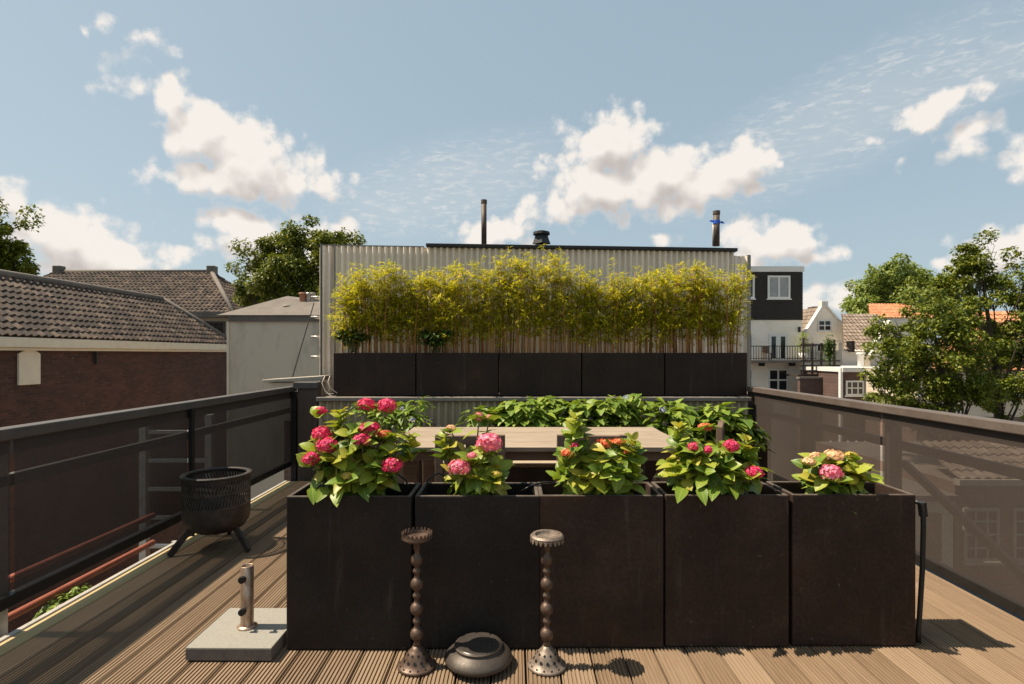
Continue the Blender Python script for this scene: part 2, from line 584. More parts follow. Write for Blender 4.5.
M['peach'] = leafmat('peach_petal', [(.1, (.72, .36, .16)), (.5, (.78, .48, .32)), (.9, (.82, .60, .36))], .25, .6)
M['yellow'] = leafmat('yellow_bud', [(.1, (.5, .36, .05)), (.5, (.6, .46, .08)), (.9, (.66, .5, .16))], .25, .6)
M['blue_petal'] = leafmat('pale_blue_petal', [(.1, (.25, .28, .6)), (.5, (.4, .42, .7)), (.9, (.6, .6, .8))], .25, .6)
M['purple'] = leafmat('purple_petal', [(.1, (.09, .05, .14)), (.5, (.16, .09, .22)), (.9, (.25, .16, .3))], .25, .6)

# ------------------------------------------------------------------ camera, light, sky
cam = bpy.data.cameras.new('camera')
cam.sensor_width = 36
cam.lens = F / 1024 * 36
cam.shift_x = -(CX - 512) / 1024
cam.shift_y = (CY - 342) / 1024
cam.clip_start = .05
cam.clip_end = 3000
co = bpy.data.objects.new('camera', cam)
COL.objects.link(co)
co.location = (0, 0, H)
co.rotation_euler = (R(90), 0, 0)
sc.camera = co

SUN_EL = R(58.5)
SUN_DIR = Vector((-.999, .01, 0)).normalized() * math.cos(SUN_EL) + Vector((0, 0, math.sin(SUN_EL)))
sun = bpy.data.lights.new('sun', 'SUN')
sun.energy = 5.0
sun.angle = R(.5)
sun.color = (1, .87, .69)
so = bpy.data.objects.new('sun', sun)
COL.objects.link(so)
so.rotation_euler = SUN_DIR.to_track_quat('Z', 'Y').to_euler()
so.location = SUN_DIR * 30


def azel(px, py):
    x = (px - CX) / F
    z = -(py - CY) / F
    return math.atan(x), math.atan(z / math.sqrt(1 + x * x))


CLOUDS = [  # centre and half sizes measured on the photograph, turned into azimuth and elevation
    (150, 40, 18, 18), (112, 22, 9, 12), (95, 34, 6, 6), (130, 84, 27, 20), (165, 100, 30, 24), (205, 140, 52, 30), (250, 162, 72, 34), (310, 180, 48, 18), (205, 175, 50, 20), (160, 125, 28, 10),
    (72, 240, 66, 36), (115, 258, 55, 26), (152, 258, 24, 16), (8, 194, 30, 20),
    (262, 240, 62, 24), (320, 230, 36, 18), (290, 255, 60, 22),
    (490, 230, 44, 22), (520, 216, 16, 10), (455, 238, 26, 10),
    (618, 140, 52, 34), (600, 185, 66, 38), (655, 180, 66, 38), (742, 166, 36, 28), (705, 186, 46, 20), (620, 116, 26, 18), (560, 205, 34, 16), (745, 190, 20, 10),
    (770, 240, 52, 22), (812, 255, 28, 12), (745, 262, 50, 20), (660, 240, 22, 6),
    (915, 118, 34, 20), (940, 100, 30, 20), (970, 92, 26, 14), (972, 142, 26, 16), (885, 136, 20, 8), (900, 163, 15, 8),
    (1020, 158, 20, 20), (1000, 252, 56, 24), (945, 262, 22, 11), (840, 292, 26, 16), (898, 261, 12, 6), (805, 300, 20, 10), (1050, 240, 60, 24),
]


def world():
    w = bpy.data.worlds.new('World')
    sc.world = w
    w.use_nodes = True
    # cumulus field as a group of (azimuth, elevation)
    g = bpy.data.node_groups.new('cumulus', 'ShaderNodeTree')
    g.interface.new_socket('Vector', in_out='INPUT', socket_type='NodeSocketVector')
    g.interface.new_socket('Density', in_out='OUTPUT', socket_type='NodeSocketFloat')
    g.interface.new_socket('Smooth', in_out='OUTPUT', socket_type='NodeSocketFloat')
    gi = g.nodes.new('NodeGroupInput')
    go = g.nodes.new('NodeGroupOutput')
    wn = nd(g, 'ShaderNodeTexNoise')
    wn.inputs['Scale'].default_value = 13
    wn.inputs['Detail'].default_value = 7
    g.links.new(gi.outputs[0], wn.inputs['Vector'])
    a = nd(g, 'ShaderNodeVectorMath', operation='SUBTRACT')
    g.links.new(wn.outputs['Color'], a.inputs[0])
    a.inputs[1].default_value = (.5, .5, .5)
    a2 = nd(g, 'ShaderNodeVectorMath', operation='MULTIPLY')
    g.links.new(a.outputs[0], a2.inputs[0])
    a2.inputs[1].default_value = (.085, .06, 0)
    p = nd(g, 'ShaderNodeVectorMath', operation='ADD')
    g.links.new(gi.outputs[0], p.inputs[0])
    g.links.new(a2.outputs[0], p.inputs[1])
    cur = None
    for px, py, rx, ry in CLOUDS:
        az, el = azel(px, py)
        ax = abs(azel(px + rx, py)[0] - azel(px - rx, py)[0]) / 2
        ae = abs(azel(px, py + ry)[1] - azel(px, py - ry)[1]) / 2
        s1 = nd(g, 'ShaderNodeVectorMath', operation='SUBTRACT')
        g.links.new(p.outputs[0], s1.inputs[0])
        s1.inputs[1].default_value = (az, el, 0)
        s2 = nd(g, 'ShaderNodeVectorMath', operation='MULTIPLY')
        g.links.new(s1.outputs[0], s2.inputs[0])
        s2.inputs[1].default_value = (1 / ax / 1.28, 1 / ae / 1.28, 0)
        s3 = nd(g, 'ShaderNodeVectorMath', operation='LENGTH')
        g.links.new(s2.outputs[0], s3.inputs[0])
        v = math_(g, 'MULTIPLY', math_(g, 'SUBTRACT', 1.0, s3.outputs['Value']), max(.32, min(1.0, math.sqrt(rx * ry) / 34)))
        if cur is None:
            cur = v
        else:
            n = nd(g, 'ShaderNodeMath', operation='SMOOTH_MAX')
            g.links.new(cur, n.inputs[0])
            g.links.new(v, n.inputs[1])
            n.inputs[2].default_value = .12
            cur = n.outputs[0]
    n1 = noise(g, gi.outputs[0], 30, 9, .62)
    n2 = noise(g, gi.outputs[0], 9, 3, .5)
    smooth = math_(g, 'ADD', cur, math_(g, 'MULTIPLY', math_(g, 'SUBTRACT', n2, .5), .5))
    bil = None
    for sc_, am in ((17, .40), (42, .28)):
        vo = nd(g, 'ShaderNodeTexVoronoi', feature='F1')
        vo.inputs['Scale'].default_value = sc_
        wv = nd(g, 'ShaderNodeVectorMath', operation='ADD')
        sv = nd(g, 'ShaderNodeVectorMath', operation='SCALE')
        g.links.new(a.outputs[0], sv.inputs[0])
        sv.inputs['Scale'].default_value = .9 / sc_
        g.links.new(gi.outputs[0], wv.inputs[0])
        g.links.new(sv.outputs[0], wv.inputs[1])
        g.links.new(wv.outputs[0], vo.inputs['Vector'])
        v = math_(g, 'MULTIPLY', math_(g, 'SUBTRACT', .50, vo.outputs['Distance']), am * 1.5)
        bil = v if bil is None else math_(g, 'ADD', bil, v)
    smooth2 = math_(g, 'ADD', smooth, math_(g, 'MULTIPLY', bil, .8))
    cur = math_(g, 'ADD', math_(g, 'ADD', smooth, bil), math_(g, 'MULTIPLY', math_(g, 'SUBTRACT', n1, .5), 1.15))
    g.links.new(cur, go.inputs[0])
    g.links.new(smooth2, go.inputs[1])

    nt = w.node_tree
    out = nt.nodes['World Output']
    bg = nt.nodes['Background']
    sky = nd(nt, 'ShaderNodeTexSky', sky_type='NISHITA')
    sky.sun_disc = False
    sky.sun_elevation = SUN_EL
    sky.sun_rotation = math.atan2(SUN_DIR.x, SUN_DIR.y)
    sky.air_density = 1.0
    sky.dust_density = 1.6
    sky.ozone_density = 1.0
    hs = nd(nt, 'ShaderNodeHueSaturation')
    hs.inputs['Saturation'].default_value = .62
    hs.inputs['Value'].default_value = 1.0
    nt.links.new(sky.outputs[0], hs.inputs['Color'])
    tint = mixc(nt, 1.0, hs.outputs[0], (1.07, .99, .85), 'MULTIPLY')
    tint = mixc(nt, .68, tint, (1.86, 2.68, 3.3))
    nt.links.new(tint, bg.inputs['Color'])
    bg.inputs['Strength'].default_value = .105
    tc = nd(nt, 'ShaderNodeTexCoord')
    sp = nd(nt, 'ShaderNodeSeparateXYZ')
    nt.links.new(tc.outputs['Generated'], sp.inputs[0])
    az = math_(nt, 'ARCTAN2', sp.outputs[0], sp.outputs[1])
    el = math_(nt, 'ARCSINE', sp.outputs[2])
    cb = nd(nt, 'ShaderNodeCombineXYZ')
    nt.links.new(az, cb.inputs[0])
    nt.links.new(el, cb.inputs[1])
    G1 = nd(nt, 'ShaderNodeGroup')
    G1.node_tree = g
    nt.links.new(cb.outputs[0], G1.inputs[0])
    sh = nd(nt, 'ShaderNodeVectorMath', operation='ADD')
    nt.links.new(cb.outputs[0], sh.inputs[0])
    sh.inputs[1].default_value = (-.010, .036, 0)
    G2 = nd(nt, 'ShaderNodeGroup')
    G2.node_tree = g
    nt.links.new(sh.outputs[0], G2.inputs[0])
    d1, d2 = G1.outputs[0], G2.outputs[0]
    alpha = ramp_f(nt, d1, .0, .48)
    lit = ramp_f(nt, math_(nt, 'SUBTRACT', G1.outputs[1], G2.outputs[1]), -.62, .42)
    thick = ramp_f(nt, d1, .4, 1.2)
    lit = math_(nt, 'SUBTRACT', lit, math_(nt, 'MULTIPLY', thick, .18), True)
    ccol = ramp(nt, lit, [(0, (.34, .305, .285)), (.4, (.43, .395, .37)), (.85, (.56, .525, .485))])
    # thin high cirrocumulus
    def band(px, py, rx, ry, rot):
        a0, e0 = azel(px, py)
        m = nd(nt, 'ShaderNodeMapping', vector_type='TEXTURE')
        m.inputs['Location'].default_value = (a0, e0, 0)
        m.inputs['Rotation'].default_value = (0, 0, R(rot))
        m.inputs['Scale'].default_value = (rx / F, ry / F, 1)
        nt.links.new(cb.outputs[0], m.inputs['Vector'])
        ln = nd(nt, 'ShaderNodeVectorMath', operation='LENGTH')
        nt.links.new(m.outputs[0], ln.inputs[0])
        return math_(nt, 'SUBTRACT', 1.0, ln.outputs['Value'], True)
    bands = [(460, 185, 170, 55, 12), (400, 205, 90, 40, 0), (830, 125, 210, 55, 17), (970, 80, 120, 30, 18)]
    bm = None
    for b_ in bands:
        v = band(*b_)
        bm = v if bm is None else math_(nt, 'MAXIMUM', bm, v)
    mp = nd(nt, 'ShaderNodeMapping')
    mp.inputs['Rotation'].default_value = (0, 0, R(-12))
    mp.inputs['Scale'].default_value = (34, 125, 1)
    nt.links.new(cb.outputs[0], mp.inputs['Vector'])
    rip = noise(nt, mp.outputs[0], 1.0, 6, .62, .5)
    big = noise(nt, cb.outputs[0], 11, 4, .6)
    ci = math_(nt, 'MULTIPLY', ramp_f(nt, rip, .46, .72), math_(nt, 'MULTIPLY', ramp_f(nt, bm, .0, .6), ramp_f(nt, big, .25, .55)))
    veil = math_(nt, 'MULTIPLY', ramp_f(nt, bm, 0, .8), .22)
    ci = math_(nt, 'ADD', math_(nt, 'MULTIPLY', ci, .5), veil, True)
    col = mixc(nt, alpha, (.47, .465, .455), ccol)
    fac = math_(nt, 'MAXIMUM', math_(nt, 'MULTIPLY', alpha, .97), ci)
    bg2 = nd(nt, 'ShaderNodeBackground')
    nt.links.new(col, bg2.inputs['Color'])
    bg2.inputs['Strength'].default_value = 1.0
    mx = nd(nt, 'ShaderNodeMixShader')
    nt.links.new(fac, mx.inputs[0])
    nt.links.new(bg.outputs[0], mx.inputs[1])
    nt.links.new(bg2.outputs[0], mx.inputs[2])
    nt.links.new(mx.outputs[0], out.inputs['Surface'])


world()
sc.view_settings.view_transform = 'Standard'
sc.view_settings.look = 'None'
sc.view_settings.exposure = .75
sc.view_settings.gamma = 1

# ------------------------------------------------------------------ ground, deck
b = MB()
b.add([(-600, -600, GROUND), (600, -600, GROUND), (600, 900, GROUND), (-600, 900, GROUND)], [(0, 1, 2, 3)])
struct(b.build('ground', M['ground']))

XL, XR = -2.297, 2.58
deck = MB()
P = .147
x = XL
i = 0
rnd = random.Random(5)
while x < XR - .02:
    wb = min(P - .009, XR - x)
    cuts = sorted([-1.6] + [rnd.uniform(-.5, 5.5) for _ in range(rnd.choice((1, 1, 2)))] + [6.0])
    for y0, y1 in zip(cuts, cuts[1:]):
        y1 -= .003
        ng = 8
        gp = wb / ng
        prof = [(0, -.026), (0, -.003), (.002, 0)]
        for k in range(ng):
            xa = k * gp
            prof += [(xa + gp * .28, 0), (xa + gp * .34, -.006), (xa + gp * .68, -.006), (xa + gp * .74, 0)]
        prof += [(wb - .002, 0), (wb, -.003), (wb, -.026)]
        dz = rnd.uniform(-.0012, .0012)
        V = [(x + u, y0, z + dz) for u, z in prof] + [(x + u, y1, z + dz) for u, z in prof]
        n = len(prof)
        deck.add(V, [(k, k + 1, n + k + 1, n + k) for k in range(n - 1)] + [tuple(range(n))[::-1]])
    x += P
    i += 1
struct(deck.build('deck', M['deck']))
b = MB().box(-2.46, 2.70, -1.7, 6.04, -.30, -.03)
struct(b.build('roof_slab', M['roof_black']))
b = MB().box(-2.36, 2.60, -1.6, 6.0, GROUND, -.31)
struct(b.build('lower_storeys', M['brick_red']))
b = MB().box(-2.435, -2.405, -1.6, 5.98, -.03, .010)
struct(b.build('deck_edge_strip', M['strip'], bevel=.004))
b = MB().box(-2.40, -2.302, -1.6, 5.98, -.03, .002)
struct(b.build('deck_edge_board', M['strip_wood']))
b = MB().box(-2.09, 2.50, 6.12, 6.60, .60, .885).box(-2.75, 3.04, 6.602, 10.2, .60, .885)
struct(b.build('upper_roof', M['felt']))
b = MB().box(-2.08, 2.49, 6.10, 6.61, GROUND, .598).box(-2.70, 3.02, 6.612, 10.1, GROUND, .598)
struct(b.build('upper_storey', M['brick_red']))

# ------------------------------------------------------------------ railings
def railing(label, X, side, mats, posts, y0, y1, zb, mid_z, mid_off, brace=None):
    frame, scr, postm = mats
    t = thing('railing', label, 'railing', (X, y0, 0))
    b = MB().box(X - .045, X + .045, y0, y1, .945, 1.0)
    b.build('top_rail', frame, t, bevel=.006)
    b = MB().box(X - .012, X + .012, y0, y1, .875, .944)
    b.build('rail_lip', frame, t)
    xo = X + side * mid_off
    b = MB().box(xo - .02, xo + .02, y0, y1, mid_z - .03, mid_z + .03)
    b.build('mid_rail', frame, t, bevel=.004)
    b = MB().box(X - .025, X + .025, y0, y1, zb - .027, zb + .03)
    b.build('bottom_rail', M['black_metal'], t, bevel=.004)
    for k, (py, w, m) in enumerate(posts):
        if m is M['black_metal']:
            b = MB().box(X - side * .024, X - side * (.022 + w), py - w / 2, py + w / 2, -.028, .944)
            b.build('post', m, t, bevel=.003)
            continue
        b = MB().box(X + side * .030, X + side * (.030 + w), py - w / 2, py + w / 2, -.28, .944)
        b.build('post', m, t, bevel=.003)
    ys = [y0] + [p[0] for p in posts if y0 + .2 < p[0] < y1 - .2] + [y1]
    for a, c in zip(ys, ys[1:]):
        b = MB()
        xs = X - side * .016
        n = 14
        for q in range(n):
            ya = a + .012 + (c - a - .024) * q / n
            yb = a + .012 + (c - a - .024) * (q + 1) / n
            za = zb + .02
            zt = .935
            b.add([(xs, ya, za), (xs, yb, za), (xs, yb, zt), (xs, ya, zt)], [(0, 1, 2, 3)])
        b.build('screen_cloth', scr, t)
    if brace:
        for (ya, za, yb, zb2) in brace:
            xo = X + side * .10
            MB().bar((xo, ya, za), (xo, yb, zb2), .03, .05, (0, 0, 1)).build('brace', frame, t)
    return t


railing('dark railing with black screen cloth and red pipes behind it, left of the deck', -2.44, -1,
        (M['rail_dark'], M['screen_dark'], M['black_metal']),
        [(2.72, .06, M['galv']), (4.19, .034, M['black_metal']), (6.12, .06, M['black_metal'])], -1.5, 6.22, .165, .735, .05)
railing('brown railing with taupe screen cloth along the right of the deck', 2.60, 1,
        (M['rail_brown'], M['screen_brown'], M['rail_brown']),
        [(2.2, .07, M['rail_brown']), (3.96, .075, M['rail_brown']), (6.18, .06, M['rail_brown'])], -1.5, 6.24, .045, .72, .09,
        [(3.9, .60, 2.7, .05)])

# thick timber corner post and coping at the far left corner
t = thing('corner_post', 'weathered brown timber post with a cap at the far end of the dark railing', 'post', (-2.21, 6.02, 0))
MB().box(-2.33, -2.115, 6.06, 6.18, -.28, .98).build('shaft', M['post_wood'], t, bevel=.006)
MB().box(-2.37, -2.112, 6.03, 6.20, .982, 1.05).build('cap', M['rail_dark'], t, bevel=.005)
t = thing('parapet_wall', 'short parapet with a pale coping slab beside the timber corner post', 'wall', (-2.6, 6.4, GROUND))
MB().box(-2.78, -2.2, 6.36, 6.598, .6, 1.03).build('wall', M['render_grey'], t)
b = MB()
b.prism([(-2.82, 6.30, 1.035), (-2.14, 6.30, 1.06), (-2.14, 6.30, 1.11), (-2.82, 6.30, 1.065)], (0, .32, 0))
b.build('coping', M['coping'], t, bevel=.006)
b = MB().tube([W(325, 376, 6.1), W(322, 383, 6.08), W(325, 391, 6.07), W(331, 396, 6.06), W(336, 399, 6.05)], .006, 6)
b.tube([W(330, 376, 6.1), W(328, 382, 6.07), W(330, 388, 6.06), W(337, 393, 6.06)], .005, 6)
tag(b.build('cable', M['white_cable'], origin=W(325, 376, 6.1), smooth=True), 'loose pale cable hanging from the coping beside the first bamboo trough', 'cable')

# low corrugated wall behind the table
def corr(mb, a, c, z0, z1, pitch, amp, per=12, nrm=Vector((0, -1, 0))):
    a, c = Vector(a), Vector(c)
    L = (c - a).length
    n = int(L / pitch * per)
    V = []
    for k in range(n + 1):
        q = a.lerp(c, k / n)
        s = math.sin(2 * math.pi * k / per)
        s = max(-1, min(1, 1.25 * s + .15))
        q = q + nrm * (amp * s)
        V += [(q.x, q.y, z0), (q.x, q.y, z1)]
    mb.add(V, [(2 * k, 2 * k + 2, 2 * k + 3, 2 * k + 1) for k in range(n)])


t = thing('low_wall', 'low weathered corrugated wall with a zinc cap behind the table', 'wall', (.2, 6.06, 0))
b = MB()
corr(b, (-2.10, 6.05, 0), (2.52, 6.05, 0), -.02, .845, .075, .016)
b.build('cladding', M['corr_low'], t, smooth=True)
MB().box(-2.11, 2.535, 6.0, 6.115, .85, .893).build('cap', M['zinc_trim'], t, bevel=.006)

# ------------------------------------------------------------------ corrugated shed on the upper roof
t = thing('roof_shed', 'tall corrugated metal roof shed behind the row of bamboo', 'shed', (.2, 6.8, .885))
b = MB()
corr(b, (-2.31, 6.78, 0), (2.80, 7.19, 0), .89, 2.655, .074, .022)
b.build('front_cladding', M['corr'], t, smooth=True)
b = MB()
corr(b, (2.81, 7.20, 0), (3.0, 7.22, 0), .89, 2.61, .082, .016)
corr(b, (3.0, 7.23, 0), (3.0, 10.0, 0), .89, 2.60, .082, .018, nrm=Vector((1, 0, 0)))
b.build('side_cladding', M['corr'], t, smooth=True)
b = MB()
corr(b, (-2.33, 6.79, 0), (-2.33, 10.0, 0), .89, 2.64, .082, .018, nrm=Vector((-1, 0, 0)))
b.build('rear_cladding', M['corr'], t, smooth=True)
b = MB()
for x0 in (-2.325, -2.16):
    b.box(x0, x0 + .012, 6.745, 6.80, .89, 2.675)
b.build('corner_trim', M['zinc_trim'], t)
MB().box(2.985, 3.025, 7.19, 7.24, .89, 2.62).build('corner_strip', M['zinc_trim'], t)
MB().bar((-2.32, 6.785, 2.664), (-1.10, 6.885, 2.664), .03, .014).build('top_trim', M['zinc_trim'], t)
MB().prism([(-1.07, 6.83, 2.658), (2.84, 7.14, 2.658), (2.84, 9.9, 2.658), (-1.07, 9.9, 2.658)], (0, 0, .042)).build('roof_edge', M['roof_black'], t, bevel=.006)
MB().prism([(-2.3, 6.84, 2.50), (2.97, 7.27, 2.50), (2.97, 10.0, 2.50), (-2.3, 10.0, 2.50)], (0, 0, .06)).build('roof', M['roof_black'], t)

t = thing('flue_pipe', 'plain brown flue pipe rising behind the middle of the shed roof', 'pipe', (W(484, 242, 7.6)), 'flue pipes on the shed roof')
b = MB().tube([W(484, 246, 7.6), W(484, 203, 7.6)], .036, 14)
b.build('shaft', M['flue'], t, smooth=True)
MB().tube([W(484, 203.5, 7.6), W(484, 200, 7.6)], .041, 14).build('cap', M['flue'], t)
t = thing('flue_pipe', 'flue pipe with blue tape tied round it at the right end of the shed roof', 'pipe', (W(716.5, 243, 7.6)), 'flue pipes on the shed roof')
MB().tube([W(716.5, 246, 7.6), W(716.5, 214, 7.6)], .042, 14).build('shaft', M['flue'], t, smooth=True)
MB().tube([W(714.5, 246, 7.66), W(714.5, 222, 7.66)], .03, 10).build('sleeve', M['galv'], t, smooth=True)
MB().tube([W(716.5, 214.5, 7.6), W(716.5, 211, 7.6)], .048, 14).build('cap', M['flue'], t)
b = MB().tube([W(716.5, 224, 7.6), W(716.5, 220.5, 7.6)], .049, 14)
b.sliver(W(719, 222, 7.55), Vector((1, 0, -.15)), Vector((0, -1, 0)), .09, .035)
b.sliver(W(714, 222, 7.55), Vector((-1, 0, .3)), Vector((0, -1, 0)), .07, .035)
b.build('tape', M['blue'], t)
t = thing('roof_vent', 'small black roof vent with a flared cowl on the black shed roof edge', 'vent', W(541.5, 243, 7.6))
c = W(541.5, 244, 7.6)
MB().lathe([(.125, 0), (.10, .06), (.085, .115), (.085, .12)], c, 4).build('base', M['roof_black'], t)
MB().lathe([(.085, .121), (.115, .125), (.11, .16), (.06, .175), (.0, .176)], c, 12).build('cowl', M['roof_black'], t)

# ladder fixed to the left edge of the shed, stay wire
t = thing('wall_ladder', 'steel wall ladder at the left edge of the corrugated shed', 'ladder', (-2.42, 6.95, .89))
MB().box(-2.385, -2.36, 6.93, 6.96, .89, 2.1).build('stile', M['black_metal'], t)
MB().box(-2.385, -2.36, 7.33, 7.36, .89, 2.1).build('stile', M['black_metal'], t)
for k in range(4):
    z = 1.32 + k * .245
    b = MB().tube([(-2.50, 6.94, z), (-2.37, 6.93, z)], .014, 8)
    b.tube([(-2.49, 6.94, z), (-2.49, 7.35, z)], .012, 8)
    b.build('rung', M['galv'], t, smooth=True)
b = MB().tube([W(314, 303, 6.9), W(291, 382, 6.6)], .007, 6)
tag(b.build('stay_wire', M['black_metal'], origin=W(291, 382, 6.6)), 'thin dark stay wire slanting down across the grey rendered wall', 'wire')

# ------------------------------------------------------------------ planters
def planter_at(loc, w, dp, h, mat, label, group, wall=.02, soil_z=.08):
    t = thing('planter', label, 'planter', loc, group)
    b = MB()
    x0, x1, y0, y1 = -w / 2, w / 2, 0, dp
    o = [(x0, y0), (x1, y0), (x1, y1), (x0, y1)]
    q = [(x0 + wall, y0 + wall), (x1 - wall, y0 + wall), (x1 - wall, y1 - wall), (x0 + wall, y1 - wall)]
    V = [(x, y, 0) for x, y in o] + [(x, y, h) for x, y in o] + [(x, y, h) for x, y in q] + [(x, y, h - soil_z - .05) for x, y in q]
    V = [Vector(v) + t.location for v in V]
    Fc = [(3, 2, 1, 0)]
    for i in range(4):
        j = (i + 1) % 4
        Fc += [(i, j, 4 + j, 4 + i), (4 + i, 4 + j, 8 + j, 8 + i), (8 + i, 8 + j, 12 + j, 12 + i)]
    b.add(V, Fc)
    for i in range(4):
        b.m[2 + i * 3] = 1
    b.build('body', [mat, M['rim_dust']], t, bevel=.006)
    b = MB()
    nx, ny = 14, 6
    V = []
    for j in range(ny + 1):
        for i in range(nx + 1):
            V.append(Vector((q[0][0] + (q[1][0] - q[0][0]) * i / nx, q[0][1] + (q[2][1] - q[0][1]) * j / ny, h - soil_z + U(-.012, .012))) + t.location)
    b.add(V, [(j * (nx + 1) + i, j * (nx + 1) + i + 1, (j + 1) * (nx + 1) + i + 1, (j + 1) * (nx + 1) + i) for j in range(ny) for i in range(nx)])
    b.build('soil', M['soil'], t)
    return t


PC = [(-.755, 2.571), (-.169, 2.579), (.402, 2.587), (.983, 2.595), (1.573, 2.603)]
PL = ['black planter under the largest deep pink hydrangea, beside the parasol base',
      'black planter under the hydrangea with two rose pink heads, behind the overturned bowl',
      'dark planter under the tall hydrangea with flat coral heads, middle of the front row',
      'brown planter under the hydrangea with small red heads, no candlestick or hose before it',
      'brown planter under the low peach hydrangea, with a black hose down its right side']
for k, (x, y) in enumerate(PC):
    planter_at((x, y, .004), .572, .28, .70, M['black_planter'] if k < 2 else M['brown_planter'], PL[k], 'planters in the front row')
UP = ['dark trough of bamboo at the left end of the upper row, beside the loose cable',
      'dark bamboo trough with a dark green creeper hanging over its left corner',
      'middle dark bamboo trough of the five on the upper roof',
      'dark bamboo trough right of the middle one, below the thickest dark stems',
      'dark trough of bamboo at the right end of the upper row']
for k in range(5):
    d = 6.2
    x = ((333 + 41.3 + k * 83) - CX) / F * d
    planter_at((x, d, .893), .902, .36, .475, M['dark_planter'], UP[k], 'bamboo troughs on the upper roof')

# ------------------------------------------------------------------ hydrangeas
def flower_head(t, c, r, mat, flat=1.0, n=None):
    b = MB()
    n = n or 54
    ga = math.pi * (3 - math.sqrt(5))
    for k in range(n):
        z = 1 - 1.55 * (k + .5) / n
        q = math.sqrt(max(0, 1 - z * z))
        a = ga * k
        d = Vector((q * math.cos(a), q * math.sin(a), z))
        d = (d + Vector((U(-.12, .12), U(-.12, .12), U(-.12, .12)))).normalized()
        rr = r * U(.78, 1.12)
        p = c + Vector((d.x * rr, d.y * rr, d.z * rr * flat))
        u = d.orthogonal().normalized()
        u.rotate(Matrix.Rotation(U(0, 6.28), 3, d))
        w = d.cross(u)
        s = r * U(.24, .38)
        for m in range(4):
            e = (u, w, -u, -w)[m]
            f = (w, -u, -w, u)[m]
            b.add([p, p + e * s * .6 + f * s * .48 + d * s * .16, p + e * s * 1.05 + d * s * U(-.05, .25), p + e * s * .6 - f * s * .48 + d * s * .16],
                  [(0, 1, 2, 3)])
    # dark heart of stalks under the petals
    b.build('flower_head', mat, t)


def hydrangea(label, soil, crown, rx, ry, rz, stems, flowers, young=.35, L=.105, shoots=(), over=()):
    t = thing('hydrangea', label, 'plant', soil, 'hydrangeas in the front planters')
    st, fo = MB(), MB()
    up = Vector((0, 0, 1))

    FP = ((0, .06), (.13, .55), (.36, .98), (.62, .95), (.85, .52), (1, .03))

    def lf(p, d, Lq, Wq, cu, fd, mi):
        n0 = len(fo.v)
        rad = Vector((p.x - soil[0], p.y - soil[1], 0))
        rad = rad.normalized() if rad.length > .01 else Vector((0, -1, 0))
        fo.leaf(p, d, (up + rad * U(.1, .9) + Vector((U(-.5, .5), U(-.6, .2), 0))).normalized(), Lq, Wq, cu, fd, mi, FP)
        vs = fo.v[n0:]
        zmin, ymin, xs = min(v[2] for v in vs), min(v[1] for v in vs), [v[0] for v in vs]
        if zmin < .712 and ymin < 2.60:
            k = .712 - zmin + U(0, .01)
            fo.v[n0:] = [(x, y, z + k) for x, y, z in vs]

    def rosette(p, ax, n, Ls, mi):
        for q in range(n):
            a = q / n * 6.28 + U(-.4, .4)
            d = Vector((math.cos(a), math.sin(a), U(.2, 1.1))) + ax * .25
            lf(p, d, Ls * U(.7, 1.1), Ls * U(.55, .75), U(.15, .6), U(.06, .2), mi)

    ends = []
    for k in range(stems):
        a = k * 2.4 + U(-.3, .3)
        rr = math.sqrt((k + .5) / stems)
        e = crown + Vector((math.cos(a) * rr * rx, math.sin(a) * rr * ry, rz * (math.sqrt(max(0, 1 - rr * rr * .9)) * U(.75, 1.05) - U(.0, .5) * rr)))
        ends.append((e, 0))
    for c, r, m, fl in flowers:
        ends.append((c - Vector((0, 0, r * .6)), 1))
    for p in shoots:
        ends.append((p, 2))
    L *= .84
    for e, kind in ends:
        s0 = Vector(soil) + Vector((U(-.06, .06), U(-.04, .04), -.02))
        mid = s0.lerp(e, .5) + Vector((U(-.03, .03), U(-.03, .03), .02))
        pts = [s0, s0.lerp(mid, .6), mid, mid.lerp(e, .55) + Vector((0, 0, .01)), e]
        st.tube(pts, [.0055, .005, .0045, .004, .003], 5, cap=False)
        nn = random.choice((3, 4, 4))
        a0 = U(0, 6.28)
        for j in range(nn):
            f = .30 + .66 * j / nn
            i0 = min(3, int(f * 4))
            p = pts[i0].lerp(pts[i0 + 1], f * 4 - i0)
            for sgn in (0, math.pi):
                a = a0 + j * 1.57 + sgn + U(-.35, .35)
                d = Vector((math.cos(a), math.sin(a), U(-.75, .5)))
                q = L * (1.15 - .35 * f) * U(.75, 1.15)
                lf(p, d, q, q * U(.6, .8), U(.2, .6), U(.05, .18), 1 if random.random() < young * f else 0)
        if kind == 0:
            rosette(e, (e - mid).normalized(), random.choice((4, 5, 6)), L * .8, 1 if random.random() < young * 1.4 else 0)
        elif kind == 2:
            for j in range(5):
                rosette(e - Vector((0, 0, .028 * j)), up, 4, L * (.55 + .1 * j), 1 if j < 3 else 0)
        else:
            rosette(e - Vector((0, 0, .012)), up, 5, L * .85, 0)
    for ox, l in over:
        fo.leaf(Vector((ox, 2.60, .735)), Vector((U(-.5, .5), -.8, U(-.1, .3))), Vector((U(-.4, .4), -.3, 1)).normalized(), l, l * .75, U(.6, .95), U(.08, .2), 0, FP)
    st.build('stem', M['stem'], t)
    fo.build('foliage', [M['hyd_leaf'], M['hyd_young']], t, smooth=True)
    for c, r, m, fl in flowers:
        flower_head(t, c, r, M[m], fl)
    return t


def fl(px, py, rpx, m, d=2.70, flat=.74):
    return (W(px, py, d), rpx * .92 / F * d, m, flat)


